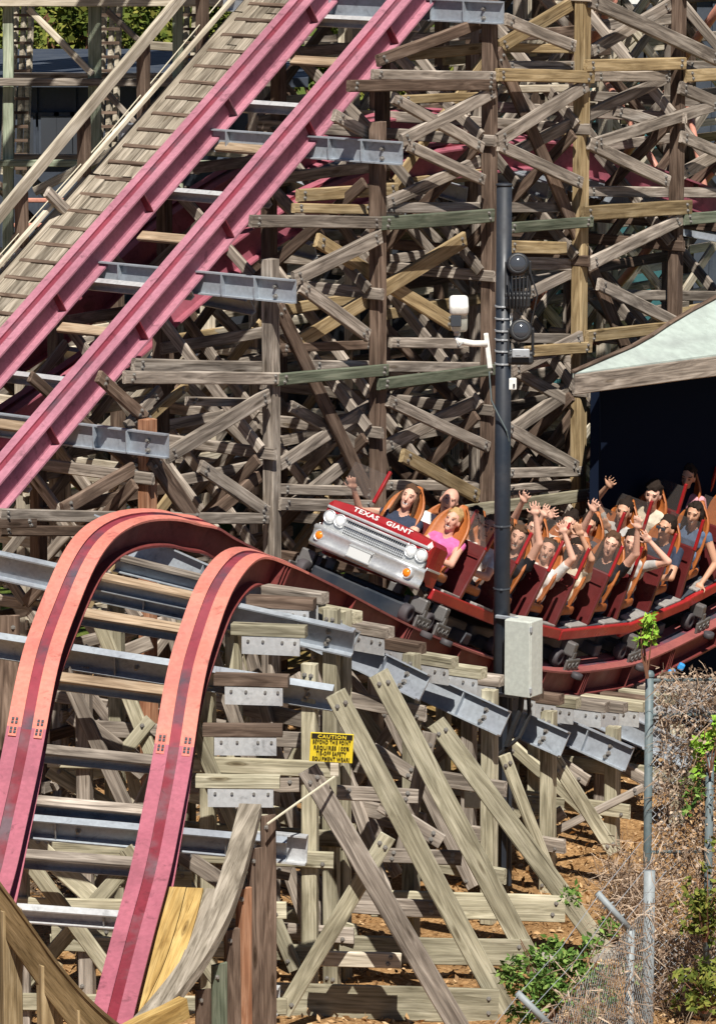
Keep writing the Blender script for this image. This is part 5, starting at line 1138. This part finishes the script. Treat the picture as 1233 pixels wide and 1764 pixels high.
# ---- nearer fence seen end on, with angled barbed-wire arms
F2 = thing('barbed_fence', at(1085,1605,34.4), 'galvanised fence seen end on with angled barbed wire arms', 'fence'); F2.location.z = 0
ends = []
for (x0,y0,x1,y1,D) in ((1085,1602,1028,1538,34.3),(948,1768,890,1710,31.6)):
    a = at(x0,y0,D); b_ = at(x1,y1,D); mb = MB(); mb.tube([V((a.x,a.y,-.1)),a], .035, 10); mb.obj('post', 'fencegrey', F2, (a.x,a.y,0), True)
    mb = MB(); mb.tube([a,b_], .028, 8); 
    for k in (.33,.66): mb.tube([a.lerp(b_,k)-V((.04,0,.03)), a.lerp(b_,k)+V((.04,0,.03))], .008, 5)
    mb.obj('barb_arm', 'fencegrey', F2, a, True); ends.append((a,b_))
for k in (.2,.55,.95):
    p0 = ends[0][0].lerp(ends[0][1],k); p1 = ends[1][0].lerp(ends[1][1],k); mb = MB(); mb.tube([p0 + (p0-p1)*.6, p0, p0.lerp(p1,.5)-Z*.05, p1, p1+(p1-p0)*.4], .0035, 4); mb.obj('barbed_wire', 'wire', F2, p0)
A2 = ends[0][0].copy(); B2 = ends[1][0].copy(); A2.z = B2.z = 0; d = (A2-B2).normalized(); A3 = A2 + d*.9
wires('chain_link', B2, A3, 0, 2.2, F2, 'fencegrey', .10, .0032)
pp = at(1118,1500,36.3); mb = MB(); mb.tube([V((pp.x,pp.y,-.1)), pp], .05, 10); mb.obj('post', 'fencegrey', F2, (pp.x,pp.y,0), True)
n = 1800; k = rg.rand(n); pts = np.array(B2)[None]*(1-k[:,None]) + np.array(A3)[None]*k[:,None] + rg.normal(0,1,(n,3))*np.array([.07,.1,0]); pts[:,2] = rg.uniform(0,2.3,n)
o = twigs('dead_vines', pts, np.tile([-.1,-.2,-.4],(n,1)), .2, .005, 'l_dry', 11, F2, tuple(A2)); o['kind'] = 'stuff'
n = 900; c = at(1082,1535,37.8); pts = np.array(c)[None] + rg.normal(0,1,(n,3))*np.array([.13,.2,.16]); pts[:,2] = np.abs(pts[:,2])
T = thing('dead_shrub', (c.x,c.y,0), 'brown dead shrub heaped against the grey fence post', 'shrub'); twigs('twigs', pts, np.tile([0,-.2,.2],(n,1)), .22, .005, 'l_dry', 12, T, (c.x,c.y,0))
mb = MB(); c = at(1165,1152,39.9); mb.bbox(c+V((.04,0,.02)), (.06,.06,.07), .015, 0, Ry(.5)); mb.bbox(c+V((-.05,0,-.03)), (.08,.06,.05), .02, 0, Ry(-.2)); o = mb.obj('blue_clamp', 'bluerag', None, c); tag(o, 'bright blue clamp on top of the vine covered fence', 'clamp')
# ---- leaf litter, sticks, footings
n = 26000; pts = np.stack([rg.uniform(-5,6.2,n), rg.uniform(33,52,n), np.zeros(n)],1); pts[:,2] = [gz(x,y)+.01 for x,y in pts[:,:2]]
tag(leaves('leaf_litter', pts, .075, 'l_litter', None, (0,0,0), .5, 0, 21), 'dry brown leaf litter strewn over the mulch', None, None, 'stuff')
n = 2600; pts = np.stack([rg.uniform(2.9,6,n), rg.uniform(32,39.4,n), np.zeros(n)],1); pts[:,2] = [gz(x,y)+.03 for x,y in pts[:,:2]]
tag(twigs('fallen_twigs', pts, np.tile([.3,-.2,.1],(n,1)), .3, .006, 'l_stick', 22), 'fallen twigs lying over the ground by the fence', None, None, 'stuff')
n = 900; c = onground(120,1500); pts = np.stack([c.x+rg.normal(0,.9,n), c.y+rg.normal(0,.8,n), rg.uniform(0,.15,n)],1)
tag(twigs('stick_pile', pts, np.tile([1,-.2,.05],(n,1)), .6, .016, 'l_stick', 23), 'heap of brown sticks under the diving track', None, None, 'stuff')
for i, (x, y) in enumerate(((1045,1640),(930,1655))):
    p = onground(x,y); mb = MB(); mb.bbox(V((p.x,p.y,-.03)), (.36,.3,.14), .02, 0, Rz(i)); o = mb.obj('concrete_footing', 'concrete', None, V((p.x,p.y,0))); tag(o, ['concrete footing under the longest raking brace','concrete footing under the shorter raking brace','concrete footing at the post behind the raking braces','bare concrete block left of the dead shrub'][i], 'footing')
